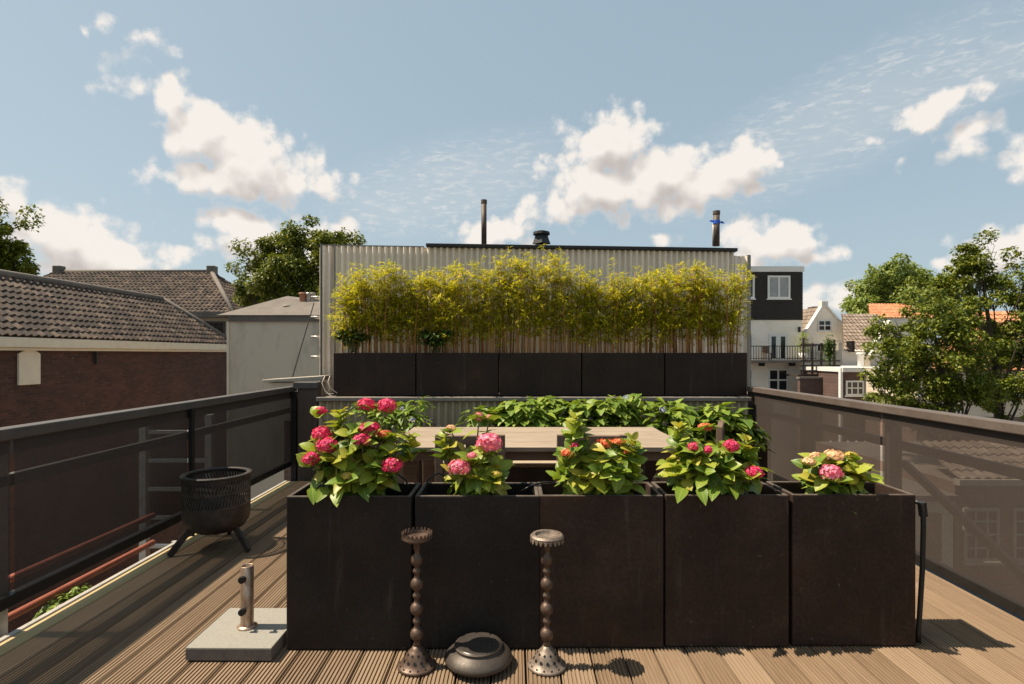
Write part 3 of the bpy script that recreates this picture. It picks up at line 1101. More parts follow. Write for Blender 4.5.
SZ = .63
hydrangea('largest hydrangea, full of deep pink flower heads, in the planter nearest the parasol base', (-.75, 2.71, SZ), Vector((-.75, 2.71, .80)), .235, .14,   .20, 34,
          [fl(321, 411, 6, 'pink', 2.8), fl(366, 405, 9, 'pink', 2.78), fl(387, 406, 10, 'pink', 2.76), fl(322, 434, 10, 'pink', 2.68), fl(327, 446, 11, 'pink', 2.62),
           fl(311, 459, 9, 'pink', 2.6), fl(370, 430, 11, 'pink', 2.7), fl(362, 440, 9, 'pink', 2.62), fl(392, 466, 11, 'pink', 2.6), fl(385, 434, 7, 'coral', 2.7, .5),
           fl(347, 476, 6, 'yellow', 2.56, .6)],   .42, .118, [W(340, 414, 2.72), W(410, 436, 2.7)], [(-.80, .095), (-.86, .075), (-.70, .07), (-.93, .07)])
hydrangea('slim yellow green hydrangea with two round rose pink heads and tall buds', (-.17, 2.71, SZ), Vector((-.175, 2.70, .74)), .135, .11, .13, 19,
          [fl(489, 443, 13, 'rose', 2.66), fl(459, 468, 11, 'rose', 2.6), fl(472, 456, 5, 'rose', 2.62), fl(451, 428, 5, 'peach', 2.74, .6), fl(479, 417, 4.5, 'rose', 2.8, 1.1),
           fl(489, 418, 3, 'rose', 2.8, 1.1), fl(497, 474, 6, 'yellow', 2.62, .5), fl(478, 452, 5, 'yellow', 2.7, .5)], .8, .11, [W(445, 437, 2.72)])
hydrangea('tall hydrangea with a leafy upright shoot and flat coral heads', (.40, 2.72, SZ), Vector((.40, 2.71, .75)), .19, .13, .13, 28,
          [fl(575, 446, 5, 'pink', 2.66), fl(606, 443, 9, 'coral', 2.72, .35), fl(619, 442, 7, 'coral', 2.70, .4), fl(567, 453, 7, 'coral', 2.64, .5), fl(629, 451, 6, 'coral', 2.68, .5)], .5, .118,
          [W(576, 418, 2.7), W(632, 440, 2.66)])
hydrangea('broad hydrangea with small scattered red and pink heads, second from the right', (.97, 2.73, SZ), Vector((.96, 2.72, .76)), .225, .14, .15, 34,
          [fl(694, 447, 6, 'pink', 2.66), fl(708, 450, 5.5, 'pink', 2.64), fl(731, 446, 8, 'pink', 2.66), fl(754, 472, 9, 'pink', 2.6, .6), fl(705, 427, 7, 'coral', 2.8, .5)], .42, .118,
          [W(745, 440, 2.74), W(680, 428, 2.75)], [(.78, .08), (.86, .07), (1.0, .065), (.93, .075)])
hydrangea('lowest hydrangea, pale green with peach and pink heads, beside the black hose', (1.57, 2.74, SZ), Vector((1.57, 2.73, .73)), .15, .11, .11, 20,
          [fl(809, 462, 7, 'peach', 2.64, .6), fl(816, 456, 6, 'peach', 2.72, .6), fl(834, 456, 10, 'peach', 2.7, .55), fl(831, 473, 11, 'rose', 2.6, .7), fl(851, 455, 6, 'yellow', 2.74, .5)], .6, .115)

# drip hoses lying in the planters, the hose down the last planter
b = MB()
b.tube([W(381, 491, 2.72), W(388, 480, 2.74), W(397, 474, 2.76), W(406, 480, 2.76), W(409, 490, 2.75)], .005, 6)
tag(b.build('drip_hose', M['hose'], origin=W(397, 490, 2.74), smooth=True), 'thin black drip hose looping out of the largest hydrangea planter', 'hose', 'drip hoses in the planters')
b = MB()
b.tube([W(424, 491, 2.72), W(428, 480, 2.75), W(438, 473, 2.78), W(448, 477, 2.78)], .005, 6)
tag(b.build('drip_hose', M['hose'], origin=W(424, 490, 2.74), smooth=True), 'thin black drip hose arching left of the yellow green hydrangea', 'hose', 'drip hoses in the planters')
b = MB()
b.tube([W(520, 492, 2.75), W(532, 485, 2.76), W(545, 482, 2.8), W(556, 483, 2.8)], .005, 6)
tag(b.build('drip_hose', M['hose'], origin=W(532, 490, 2.74), smooth=True), 'thin black drip hose crossing the rim in the middle of the row', 'hose', 'drip hoses in the planters')
t = thing('water_hose', 'black hose with a connector running down the side of the last brown planter', 'hose', (1.90, 2.62, 0))
x0 = 1.868
MB().tube([(x0 + .012, 2.66, .655), (x0 + .025, 2.64, .66), (x0 + .035, 2.62, .64), (x0 + .037, 2.62, .55), (x0 + .032, 2.62, .35), (x0 + .022, 2.62, .18), (x0 + .014, 2.62, .06), (x0 + .014, 2.62, .012)],
          .011, 8).build('hose', M['hose'], t, smooth=True)
b = MB().tube([(x0 + .030, 2.62, .665), (x0 + .037, 2.62, .60)], .018, 10)
b.build('connector', M['hose'], t)

# ------------------------------------------------------------------ candlesticks
def candlestick(loc, label, up_teeth, mat, base_mat):
    t = thing('candlestick', label, 'candlestick', loc, 'tall candlesticks before the planters')
    L = t.location
    b = MB().lathe([(.0, .002), (.083, .002), (.084, .009), (.078, .014), (.066, .019), (.059, .033), (.050, .046), (.045, .058), (.034, .071), (.024, .080), (.018, .092), (.0, .093)], L, 36)
    for rr, z, n, s in ((.0562, .039, 12, .0075), (.041, .064, 10, .0055), (.0735, .017, 14, .005)):
        for k in range(n):
            a = k / n * 6.283
            p = L + Vector((rr * math.cos(a), rr * math.sin(a), z))
            o = Vector((math.cos(a), math.sin(a), .5)).normalized()
            u = Vector((-math.sin(a), math.cos(a), 0))
            w = o.cross(u)
            b.add([p + (u * math.cos(q * 1.047) + w * math.sin(q * 1.047)) * s + o * .0015 for q in range(6)], [tuple(range(6))], 1)
    b.build('base', [base_mat, M['black_metal']], t, smooth=True)
    prof = [(.0, .09), (.017, .09), (.014, .105)]
    zs = [.142, .252, .358, .462]
    for i, z in enumerate(zs):
        r = (.0295, .029, .028, .026)[i]
        for q in range(9):
            a = -1.25 + 2.5 * q / 8
            prof.append((max(.012, r * math.cos(a)), z + .030 * math.sin(a)))
        prof += [(.0105, z + .040), (.0165, z + .050), (.0185, z + .056), (.0165, z + .062), (.0105, z + .070)] if i < 3 else [(.012, z + .036)]
    prof += [(.013, .508), (.018, .516), (.014, .525), (.022, .537), (.03, .545), (.0, .546)]
    MB().lathe(prof, L, 24).build('stem', mat, t, smooth=True)
    b = MB()
    if up_teeth:
        b.lathe([(.0, .545), (.045, .546), (.062, .552), (.066, .558), (.064, .572), (.060, .572), (.058, .560), (.0, .556)], L, 36)
    else:
        b.lathe([(.0, .545), (.050, .546), (.070, .556), (.073, .566), (.066, .574), (.052, .574), (.046, .562), (.0, .560)], L, 36)
    n = 22
    for k in range(n):
        a = k / n * 6.283
        u = Vector((-math.sin(a), math.cos(a), 0))
        o = Vector((math.cos(a), math.sin(a), 0))
        rr = .064 if up_teeth else .073
        z0, z1 = (.566, .584) if up_teeth else (.560, .543)
        rr += U(-.0015, .0015)
        c0 = L + o * rr + Vector((0, 0, z0))
        c1 = L + o * (rr + .002) + Vector((0, 0, z1))
        b.add([c0 - u * .0085, c0 + u * .0085, c1 + u * .003, c1 - u * .003, c0 - u * .0085 - o * .004, c0 + u * .0085 - o * .004, c1 + u * .003 - o * .004, c1 - u * .003 - o * .004],
              [(0, 1, 2, 3), (7, 6, 5, 4), (0, 3, 7, 4), (1, 5, 6, 2), (3, 2, 6, 7), (0, 4, 5, 1)])
    b.build('drip_dish', base_mat, t)
    return t


candlestick(W(417, 354 + H * F / 2.44, 2.44), 'dark beaded candlestick with an upward spiked dish, left of the overturned bowl', True, M['rust_brown'], M['rust_brown'])
candlestick(W(547, 354 + H * F / 2.44, 2.44), 'beaded candlestick with a pale scalloped dish, right of the overturned bowl', False, M['rust_brown'], M['silver_bronze'])

t = thing('metal_bowl', 'squat round bronze bowl with a recessed flat top between the two candlesticks', 'bowl', (-.155, 2.455, 0))
L = t.location
MB().lathe([(.0, .003), (.105, .003), (.120, .011), (.143, .026), (.148, .035), (.143, .047), (.126, .064), (.108, .075), (.104, .078), (.102, .083), (.105, .087), (.103, .091), (.097, .092)], L, 56).build('body', M['bowl_metal'], t, smooth=True)
MB().lathe([(.0965, .0925), (.094, .0945), (.05, .0965), (.0, .097)], L, 48).build('lid', M['bowl_lid'], t)

# ------------------------------------------------------------------ parasol base
t = thing('parasol_base', 'square grey granite parasol base with a short steel tube', 'parasol base', (-1.26, 2.67, 0))
b = MB()
c0, c1, c2, c3 = (-1.446, 2.475), (-1.066, 2.472), (-1.060, 2.862), (-1.447, 2.865)
q = [Vector((*p, .006)) for p in (c0, c1, c2, c3)]
b.prism(q, (0, 0, .045))
b.build('slab', M['granite_side'], t, bevel=.003)
b = MB()
b.prism([Vector((p.x, p.y, .0512)) for p in q], (0, 0, .012))
b.build('top_face', M['granite'], t, bevel=.003)
c = Vector((-1.263, 2.665, 0))
b = MB().lathe([(.045, .0635), (.045, .069), (.033, .072), (.030, .075)], c, 24)
b.build('flange', M['tube_steel'], t, smooth=True)
b = MB().lathe([(.029, .066), (.029, .352), (.0265, .354), (.024, .352), (.024, .2), (.0, .2)], c, 28)
tb = b.build('tube', M['tube_steel'], t, smooth=True)
for z in (.155, .305):
    b = MB().tube([c + Vector((0, -.026, z)), c + Vector((0, -.05, z))], .0075, 10)
    b.tube([c + Vector((.0, -.043, z)), c + Vector((.0, -.060, z))], [.017, .0155], 10)
    b.build('knob', M['black_metal'], tb)

# ------------------------------------------------------------------ fire basket
FB = Vector((-2.085, 3.95, 0))
t = thing('fire_basket', 'black round fire basket on three legs beside the dark railing', 'fire pit', FB)
t.scale = (.93, .93, 1)
b = MB().lathe([(.208, .505), (.241, .505), (.245, .512), (.241, .520), (.208, .520), (.205, .512), (.208, .505)], FB, 48)
b.build('rim', M['fire_metal'], t, smooth=True)
b = MB()
rw = .230
for z0, z1 in ((.485, .505), (.395, .405), (.30, .312)):
    b.lathe([(rw - .003, z0), (rw + .003, z0), (rw + .003, z1), (rw - .003, z1), (rw - .003, z0)], FB, 48)
for row, (z0, z1) in enumerate(((.31, .397), (.403, .487))):
    n = 64
    for k in range(n):
        a = k / n * 6.283
        a2 = a + (.10 if row == 0 else .10)
        for sg in (1,):
            p0 = FB + Vector((rw * math.cos(a), rw * math.sin(a), z0))
            p1 = FB + Vector((rw * math.cos(a2), rw * math.sin(a2), z1))
            b.bar(p0, p1, .003, .012, (-math.sin(a), math.cos(a), 0))
b.build('basket_wall', M['fire_metal'], t)
b = MB().lathe([(.231, .30), (.231, .23), (.221, .19), (.19, .15), (.14, .125), (.0, .112), (.0, .118), (.135, .131), (.185, .156), (.214, .193), (.225, .23), (.225, .30), (.231, .30)], FB, 48)
b.build('pan', M['fire_metal'], t, smooth=True)
MB().lathe([(.03, .117), (.02, .09), (.0, .088)], FB, 12).build('drain_stub', M['fire_metal'], t)
for a in (-.36, 1.75, 3.9):
    d = Vector((math.cos(a), math.sin(a), 0))
    MB().bar(FB + d * .17 + Vector((0, 0, .17)), FB + d * .315 + Vector((0, 0, .008)), .045, .022, (-d.y, d.x, 0)).build('leg', M['fire_metal'], t, bevel=.003)

# ------------------------------------------------------------------ table, chairs, bench
t = thing('garden_table', 'long weathered pale wooden table behind the hydrangeas', 'table', (.16, 4.15, 0))
b = MB()
tx0, tx1, ty0, ty1 = -.83, 1.15, 3.64, 4.66
n = 8
for k in range(n):
    ya = ty0 + (ty1 - ty0) * k / n
    b.box(tx0 + U(0, .004), tx1 - U(0, .004), ya + .0015, ya + (ty1 - ty0) / n - .0015, .722, .75 + U(-.001, .001))
b.build('tabletop', M['table_wood'], t, bevel=.002)
b = MB()
b.box(tx0 + .10, tx1 - .10, ty0 + .05, ty0 + .075, .655, .721)
b.box(tx0 + .10, tx1 - .10, ty1 - .075, ty1 - .05, .655, .721)
b.box(tx0 + .075, tx0 + .098, ty0 + .05, ty1 - .05, .655, .721)
b.box(tx1 - .098, tx1 - .075, ty0 + .05, ty1 - .05, .655, .721)
b.build('apron', M['chair_wood'], t)
for xa in (tx0 + .10, tx1 - .19):
    for ya in (ty0 + .078, ty1 - .165):
        MB().box(xa, xa + .088, ya, ya + .088, .003, .7205).build('leg', M['chair_wood'], t, bevel=.004)


def make_chair(label):
    t = thing('garden_chair', label, 'chair', (0, 0, 0), 'garden chairs around the table')
    b = MB()
    for k in range(5):
        b.box(-.215, .215, .05 + k * .085, .05 + k * .085 + .078, .43, .452)
    b.build('seat', M['pale_wood'], t, bevel=.003)
    b = MB()
    b.box(-.22, -.172, -.012, .03, .45, .845)
    b.box(.172, .22, -.012, .03, .45, .845)
    b.box(-.171, .171, -.010, .028, .785, .84)
    b.box(-.171, .171, -.008, .026, .50, .55)
    for k in range(5):
        b.box(-.165 + k * .068, -.165 + k * .068 + .058, .002, .018, .549, .786)
    b.build('backrest', M['chair_wood'], t, bevel=.003)
    for sx in (-1, 1):
        x0 = min(sx * .172, sx * .22)
        MB().box(x0, x0 + .048, -.012, .036, .003, .449).build('leg', M['chair_wood'], t)
        MB().box(x0, x0 + .048, .43, .478, .003, .429).build('leg', M['chair_wood'], t)
    MB().box(-.171, .171, .44, .465, .35, .428).build('seat_frame', M['chair_wood'], t)
    return t


ch = make_chair('wooden garden chair pushed under the table behind the yellow green hydrangea')
ch.location = (-.276, 3.54, 0)
dup(ch, (.49, 3.54, 0), R(-1), 'wooden garden chair pushed under the table behind the tall coral hydrangea')
dup(ch, (-.93, 3.60, 0), R(3), 'wooden garden chair by the table corner behind the largest pink hydrangea')
dup(ch, (1.52, 4.12, 0), R(68), 'pale backed wooden chair at the right end of the table')
t = thing('garden_bench', 'low wooden bench on the far side of the table', 'bench', (.16, 4.95, 0))
b = MB()
for k in range(4):
    b.box(-.75, 1.07, 4.62 + k * .09, 4.70 + k * .09, .425, .452)
b.build('seat', M['pale_wood'], t, bevel=.003)
for xa in (-.65, .92):
    MB().box(xa, xa + .06, 4.63, 4.96, .003, .424).build('leg', M['chair_wood'], t)

# ------------------------------------------------------------------ bushes by the low wall
def bush(label, name, base, c, rx, ry, rz, n, L, mat, ratio=.85, cat='bush', group=None, flowers=()):
    t = thing(name, label, cat, base, group)
    st, fo = MB(), MB()
    base = Vector(base)
    lob = [(Vector((-.85 + 1.7 * (q + U(.2, .8)) / 11, U(-1, 1) * .5, U(-.3, .5))), U(.3, .5)) for q in range(11)]
    tips = []
    for q, r in lob:
        e = Vector((c.x + q.x * rx, c.y + q.y * ry, c.z + q.z * rz))
        st.tube([base + Vector((U(-.05, .05), U(-.05, .05), 0)), base.lerp(e, .5) + Vector((0, 0, .05)), e], [.009, .006, .003], 5, cap=False)
    for k in range(n):
        q, r = random.choice(lob)
        d = Vector((random.gauss(0, 1), random.gauss(0, 1), random.gauss(0, 1))).normalized()
        d.z = abs(d.z) if random.random() < .7 else d.z
        rr = r * U(.55, 1.1)
        p = Vector((c.x + (q.x + d.x * rr) * rx, c.y + (q.y + d.y * rr) * ry, c.z + (q.z + d.z * rr) * rz))
        dr = Vector((d.x + U(-.6, .6), d.y + U(-.6, .6) - .25, U(-.5, .25)))
        l = L * U(.6, 1.15)
        fo.leaf(p, dr, (Vector((0, 0, 1)) + d * .6).normalized(), l, l * ratio * U(.85, 1.1), U(.1, .5), U(.05, .2),
                prof=((0, .12), (.12, .8), (.35, 1), (.55, .68), (.75, .5), (1, .03)))
    st.build('stem', M['stem'], t)
    fo.build('foliage', mat, t, smooth=True)
    for p, r, m in flowers:
        flower_head(t, p, r, M[m], 1, 14)
    return t


for x, w, lb in ((.08, .86, 'dark trough on the deck under the bush behind the middle of the table'), (.98, .86, 'dark trough on the deck under the bush behind the right half of the table'),
                 (1.92, .92, 'dark trough on the deck under the largest leafy bush'), (-1.12, .86, 'dark trough on the deck under the bush with pale blue flowers')):
    planter_at((x, 5.28, .004), w, .34, .50, M['dark_planter'], lb, 'troughs before the low wall')
g = 'leafy bushes before the low wall'
bush('broad leafy bush before the low wall, directly behind the middle of the table', 'leafy_bush', (.10, 5.45, .40), Vector((.08, 5.4, .70)), .46, .28, .30, 620, .115, M['bush_leaf'], .9, group=g)
bush('leafy bush behind the right half of the table, next to the gap in the greenery', 'leafy_bush', (.85, 5.45, .40), Vector((.82, 5.4, .71)), .50, .28, .30, 680, .115, M['bush_leaf'], .9, group=g, flowers=[(W(626, 398, 5.2), .03, 'blue_petal')])
bush('largest leafy bush, between the table end and the brown railing', 'leafy_bush', (1.80, 5.44, .40), Vector((1.72, 5.2, .62)), .48, .32, .40, 760, .115, M['bush_leaf'], .9, group=g, flowers=[(W(663, 410, 5.0), .032, 'blue_petal')])
bush('leafy bush with pale blue flowers behind the largest pink hydrangea', 'leafy_bush', (-1.13, 5.44, .40), Vector((-1.12, 5.15, .76)), .30, .25, .25, 380, .085, M['bush_leaf'], .6, group=g, flowers=[(W(412, 420, 4.9), .028, 'blue_petal'), (W(402, 409, 4.95), .022, 'blue_petal')])
# lavender by the low wall
t = thing('lavender', 'thin purple flower spikes before the low corrugated wall', 'plant', (-.86, 5.3, 0))
st, sp = MB(), MB()
for k in range(16):
    e = W(U(420, 441), U(411, 430), 5.2 + U(-.1, .1))
    st.tube([(-.86, 5.3, 0), Vector((-.86, 5.3, .3)).lerp(e, .5), e], .003, 4, cap=False)
    for q in range(9):
        sp.sliver(e - Vector((0, 0, .012 * q)), Vector((U(-1, 1), U(-1, 1), .8)), Vector((0, 0, 1)), .022, .012)
sp.m = [1] * len(sp.m)
st.add(sp.v, sp.f, 1)
st.build('flower_spike', [M['stem'], M['purple']], t)

# ------------------------------------------------------------------ bamboo
def bamboo(label, x0, x1, y, z, seed, tops):
    rd = random.Random(seed)
    u = rd.uniform
    t = thing('bamboo', label, 'bamboo', ((x0 + x1) / 2, y, z), 'bamboo in the upper troughs')
    fo = MB()
    n = 30
    for k in range(n):
        bx = x0 + (x1 - x0) * (k + u(.1, .9)) / n
        by = y + u(-.11, .11)
        f = (bx - x0) / (x1 - x0)
        q = f * (len(tops) - 1)
        i0 = min(len(tops) - 2, int(q))
        top = tops[i0] * (1 - (q - i0)) + tops[i0 + 1] * (q - i0)
        ht = (top - z) * (u(.84, 1.03) if k % 3 else u(.66, .9))
        lean = Vector((u(-.10, .10), u(-.16, .05), 0))
        pts = [Vector((bx, by, z)) + lean * (s * s) + Vector((0, 0, ht * s)) for s in (0, .2, .4, .6, .8, 1)]
        r0 = u(.006, .0105)
        cb = MB().tube(pts, [r0, r0, r0 * .9, r0 * .75, r0 * .5, r0 * .25], 6)
        cb.build('cane', M['cane'], t, smooth=True)
        for j in range(38):
            s = (u(.30, 1.0) if j % 3 else u(.38, .86)) if j > 6 else u(.16, .5)
            i1 = min(4, int(s * 5))
            p = pts[i1].lerp(pts[i1 + 1], s * 5 - i1)
            a = u(0, 6.28)
            tw = Vector((math.cos(a), math.sin(a), u(.1, 1.3)))
            tl = u(.05, .17) * (1.15 - .6 * max(0, s - .5))
            e = p + tw * tl
            if e.y > y + .37:
                e.y = y + .37
            for m in range(rd.choice((9, 10, 11, 12))):
                o = p.lerp(e, u(.3, 1.0))
                a2 = u(0, 6.28)
                d = Vector((math.cos(a2), math.sin(a2), u(-.6, .8))) + tw * .4
                l = u(.045, .09)
                fo.sliver(o, d, Vector((u(-.3, .3), u(-.3, .3), 1)), l, l * u(.16, .23), .2, u(.05, .35))
    fo.build('foliage', M['bamboo_leaf'], t)
    return t


def zt(py):
    return H + (CY - py - 5) / F * 6.35


BL = ['bamboo in the left end trough, with low dark leaves at its foot', 'bamboo in the second trough from the left, above the hanging creeper',
      'bamboo in the middle trough, the tallest of the row', 'bamboo in the fourth trough from the left, with the darkest lower stems', 'bamboo in the right end trough, with the thinnest foliage at its right edge']
TOPS = [(275, 268, 262, 268), (266, 268, 262, 258), (252, 250, 255, 262), (272, 268, 264, 270), (268, 258, 262, 268, 262)]
for k in range(5):
    d = 6.34
    xa = ((331 + k * 83 + (11 if k == 0 else 0)) - CX) / F * d
    xb = ((333 + 84 + k * 83 - (11 if k == 4 else 0)) - CX) / F * d
    bamboo(BL[k], xa, xb, d, 1.28, 100 + k, [zt(p) for p in TOPS[k]])
bush('dark creeper spilling over the corner of the second bamboo trough', 'creeper', W(436, 352, 6.25), Vector(W(436, 342, 6.22)), .16, .10, .20, 260, .075, M['dark_leaf'], .6, 'creeper')
bush('low dark leafy plant at the left end of the first bamboo trough', 'leafy_plant', W(352, 352, 6.25), Vector(W(352, 338, 6.24)), .17, .10, .16, 220, .075, M['dark_leaf'], .6, 'plant')

# ------------------------------------------------------------------ things beyond the left railing
t = thing('ladder', 'aluminium ladder standing outside the dark railing', 'ladder', (-2.93, 4.9, 0))
lx0, lx1 = (144.5 - CX) / F * 4.9, (210 - CX) / F * 4.9
for xx in (lx0, lx1):
    MB().box(xx - .03, xx + .03, 4.87, 4.93, GROUND, .83).build('stile', M['galv'], t, bevel=.004)
for k in range(14):
    z = .675 - .248 * k
    MB().box(lx0 + .031, lx1 - .031, 4.885, 4.915, z - .016, z + .016).build('rung', M['galv'], t, bevel=.003)
for k, z in enumerate((.165, -.035)):
    b = MB().tube([(-2.66, .5, z), (-2.66, 2.0, z + .004), (-2.66, 4.15, z)], .021, 12)
    tag(b.build('red_pipe', M['red_pipe'], origin=(-2.66, .5, z), smooth=True), ('upper', 'lower')[k] + ' of the two red pipes running outside the dark railing', 'pipe', 'red pipes outside the railing')
t = thing('grey_pipe', 'dark grey pipe with brackets below the red pipes outside the railing', 'pipe', (-2.60, .5, -.12))
MB().tube([(-2.58, .5, -.12), (-2.58, 5.9, -.12)], .03, 10).build('shaft', M['galv'], t, smooth=True)
for yy in (3.2, 4.3, 5.2):
    MB().box(-2.62, -2.48, yy, yy + .03, -.16, -.08).build('bracket', M['galv'], t)
bush('green weed growing outside the deck edge below the red pipes', 'weed', (-2.62, 3.15, -.28), Vector((-2.60, 3.3, -.10)), .07, .28, .09, 160, .05, M['bush_leaf'], .5, 'plant')


# ------------------------------------------------------------------ buildings
def tile_roof(mb, A, B, S, insL=0, insR=0, tw=.22, tl=.34, amp=.028, step=.03, per=6, nmax=9999):
    """A-B the eaves, S from eave to ridge; insL/insR metres taken in towards the ridge at either end (hips)"""
    A, B, S = Vector(A), Vector(B), Vector(S)
    E = B - A
    Le = E.length
    Lx = Le + max(0, -insR)
    e = E.normalized()
    nrm = e.cross(S).normalized()
    if nrm.z < 0:
        nrm = -nrm
    Ls = S.length
    rows = max(1, round(Ls / tl))
    ncol = max(1, round(Lx / tw))
    for r in range(rows):
        t0, t1 = r / rows, (r + 1) / rows
        rowsV = []
        for t_, off in ((t0, 0.0), (t0, step), (t1, .004)):
            lst = []
            for k in range(ncol * per + 1):
                ph = k / per
                u = Lx * k / (ncol * per)
                uc = min(max(u, insL * t_), Le - insR * t_)
                w = math.sin(2 * math.pi * (ph + .25)) * amp
                q = A + e * uc + S * t_ + nrm * (off + w + amp)
                lst.append(q)
            rowsV.append(lst)
        V = rowsV[0] + rowsV[1] + rowsV[2]
        n = ncol * per + 1
        Fc = []
        for k in range(n - 1):
            if (rowsV[1][k] - rowsV[1][k + 1]).length < 1e-5 and (rowsV[2][k] - rowsV[2][k + 1]).length < 1e-5:
                continue
            Fc += [(k, k + 1, n + k + 1, n + k), (n + k, n + k + 1, 2 * n + k + 1, 2 * n + k)]
        mb.add(V, Fc)


def window(t, c, w, h, cols, rows, u=Vector((1, 0, 0)), fr=.07, bar=.035, frame='white_frame', pane='glass', sill=True, depth=.06):
    """c = centre on the wall face; u along the wall; outward normal is u x z"""
    u = u.normalized()
    z = Vector((0, 0, 1))
    nr = u.cross(z).normalized()
    c = Vector(c)

    def bx(mb, u0, u1, z0, z1, n0, n1):
        P = []
        for zz in (z0, z1):
            for uu, nn in ((u0, n0), (u1, n0), (u1, n1), (u0, n1)):
                P.append(c + u * uu + z * zz + nr * nn)
        mb.add(P, [(0, 1, 2, 3), (7, 6, 5, 4), (0, 4, 5, 1), (1, 5, 6, 2), (2, 6, 7, 3), (3, 7, 4, 0)])
    b = MB()
    bx(b, -w / 2, w / 2, h / 2 - fr, h / 2, .004, depth)
    bx(b, -w / 2, w / 2, -h / 2, -h / 2 + fr, .004, depth)
    bx(b, -w / 2, -w / 2 + fr, -h / 2 + fr, h / 2 - fr, .004, depth)
    bx(b, w / 2 - fr, w / 2, -h / 2 + fr, h / 2 - fr, .004, depth)
    for k in range(1, cols):
        uu = -w / 2 + w * k / cols
        bx(b, uu - bar / 2, uu + bar / 2, -h / 2 + fr, h / 2 - fr, .016, depth - .008)
    for k in range(1, rows):
        zz = -h / 2 + h * k / rows
        bx(b, -w / 2 + fr, w / 2 - fr, zz - bar / 2, zz + bar / 2, .018, depth - .006)
    f = b.build('window', M[frame], t)
    b = MB()
    bx(b, -w / 2 + fr * .9, w / 2 - fr * .9, -h / 2 + fr * .9, h / 2 - fr * .9, .006, .02)
    b.build('pane', M[pane], f)
    if sill:
        b = MB()
        bx(b, -w / 2 - .06, w / 2 + .06, -h / 2 - .07, -h / 2 - .002, .003, depth + .06)
        b.build('sill', M[frame], f)
    return f


# brick warehouse to the left, long side towards us
xw, xr_ = -11.0, -12.65
zg, zr = 1.70, 3.31
t = thing('brick_building', 'dark brick building with a cream gutter board and grey pantile roof, left', 'building', (xw, 13, GROUND))
b = MB().box(-14.2, xw, 3.0, 21.6, GROUND, zg - .02)
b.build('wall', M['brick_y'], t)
b = MB()
b.box(xw, xw + .22, 2.9, 21.75, zg - .20, zg + .02)
b.box(xw, xw + .14, 2.9, 21.75, zg - .27, zg - .201)
b.build('gutter', M['cream'], t, bevel=.01)
b = MB()
tile_roof(b, (xw + .2, 2.8, zg + .03), (xw + .2, 21.7, zg + .03), (xr_ - xw - .2, 0, zr - zg - .05), 0, 1.5, .20, .235)
tile_roof(b, (-14.3, 21.7, zg + .03), (xw + .2, 21.7, zg + .03), (0, -1.5, zr - zg - .05), 1.65, 1.8, .20, .235)
tile_roof(b, (-14.3, 21.7, zg + .03), (-14.3, 2.8, zg + .03), (1.65, 0, zr - zg - .05), 1.5, 0, .20, .235)
b.build('roof', M['tiles_grey'], t)
b = MB().tube([(xr_, 2.8, zr + .03), (xr_, 20.25, zr + .03)], .10, 10)
b.tube([(xr_, 20.2, zr + .04), (xw + .2, 21.7, zg + .09)], .09, 10)
b.build('ridge', M['felt'], t, smooth=True)
b = MB()
ws, we, z0, z1 = 12.45, 13.02, .66, 1.36
n = 10
poly = [(xw + .006, ws, z0), (xw + .006, we, z0), (xw + .006, we, z1)] + \
       [(xw + .006, we + (ws - we) * k / n, z1 + .10 * math.sin(math.pi * k / n)) for k in range(1, n)] + [(xw + .006, ws, z1)]
b.prism(poly, (.05, 0, 0))
f = b.build('window', M['cream'], t, bevel=.008, label='blind arched window closed with a cream panel')
MB().tube([(xw + .07, 14.72, zg - .22), (xw + .07, 14.72, zg - .62)], .035, 8).build('drain_spout', M['black_metal'], t)

# far tiled roof
t = thing('tiled_house', 'distant hipped pantile roof with a small stack at each ridge end', 'house', (-20, 32, GROUND))
MB().box(-28, -14.3, 28.6, 36, GROUND, 3.1).build('wall', M['brick_x'], t)
b = MB()
A, B_ = Vector((-28.6, 28.2, 3.1)), Vector((-13.9, 28.2, 3.1))
tile_roof(b, A, B_, (0, 4.0, 2.93), 2.4, 3.4, .24, .29, .032, .04)
tile_roof(b, B_, Vector((-13.9, 36.2, 3.1)), (-3.4, 0, 2.93), 4.0, 4.0, .24, .29, .032, .04)
b.build('roof', M['tiles_grey'], t)
b = MB().tube([(-26.2, 32.2, 6.06), (-17.3, 32.2, 6.06)], .12, 8)
b.tube([(-17.3, 32.2, 6.08), (-13.9, 28.2, 3.16)], .12, 8)
b.build('ridge', M['felt'], t, smooth=True)
for xx in (-26.0, -17.25):
    MB().box(xx - .22, xx + .22, 31.95, 32.4, 5.9, 6.38).build('chimney', M['felt'], t, bevel=.03)

# grey rendered building
D = 14.0
t = thing('rendered_building', 'plain grey rendered building with a low felt roof left of the shed', 'building', (-5.2, 16, GROUND))
gx0, gx1 = (229.5 - CX) / F * D, -2.2
gz = H + (CY - 319) / F * D
MB().box(gx0, gx1, D, 19, GROUND, gz).build('wall', M['render_grey'], t)
MB().box(gx0 - .02, gx1 + .1, D - .06, D - .003, gz - .06, gz + .09).build('fascia', M['felt'], t)
MB().box(gx0 - .05, gx0 - .004, D - .04, D + .06, GROUND, gz - .07).build('corner_board', M['cream'], t)
b = MB()
ap = Vector((-6.2, 15.4, H + (CY - 296) / F * 15.4))
e = [Vector((-7.35, D - .1, gz + .092)), Vector((-2.0, D - .1, gz + .092)), Vector((-2.0, 19.2, gz + .092)), Vector((-8.6, 19.2, gz + .092))]
ap2 = Vector((-6.1, 15.6, ap.z))
b.add([e[0], e[1], e[2], e[3], ap, ap2], [(0, 1, 5, 4), (1, 2, 5), (2, 3, 4, 5), (3, 0, 4), (3, 2, 1, 0)])
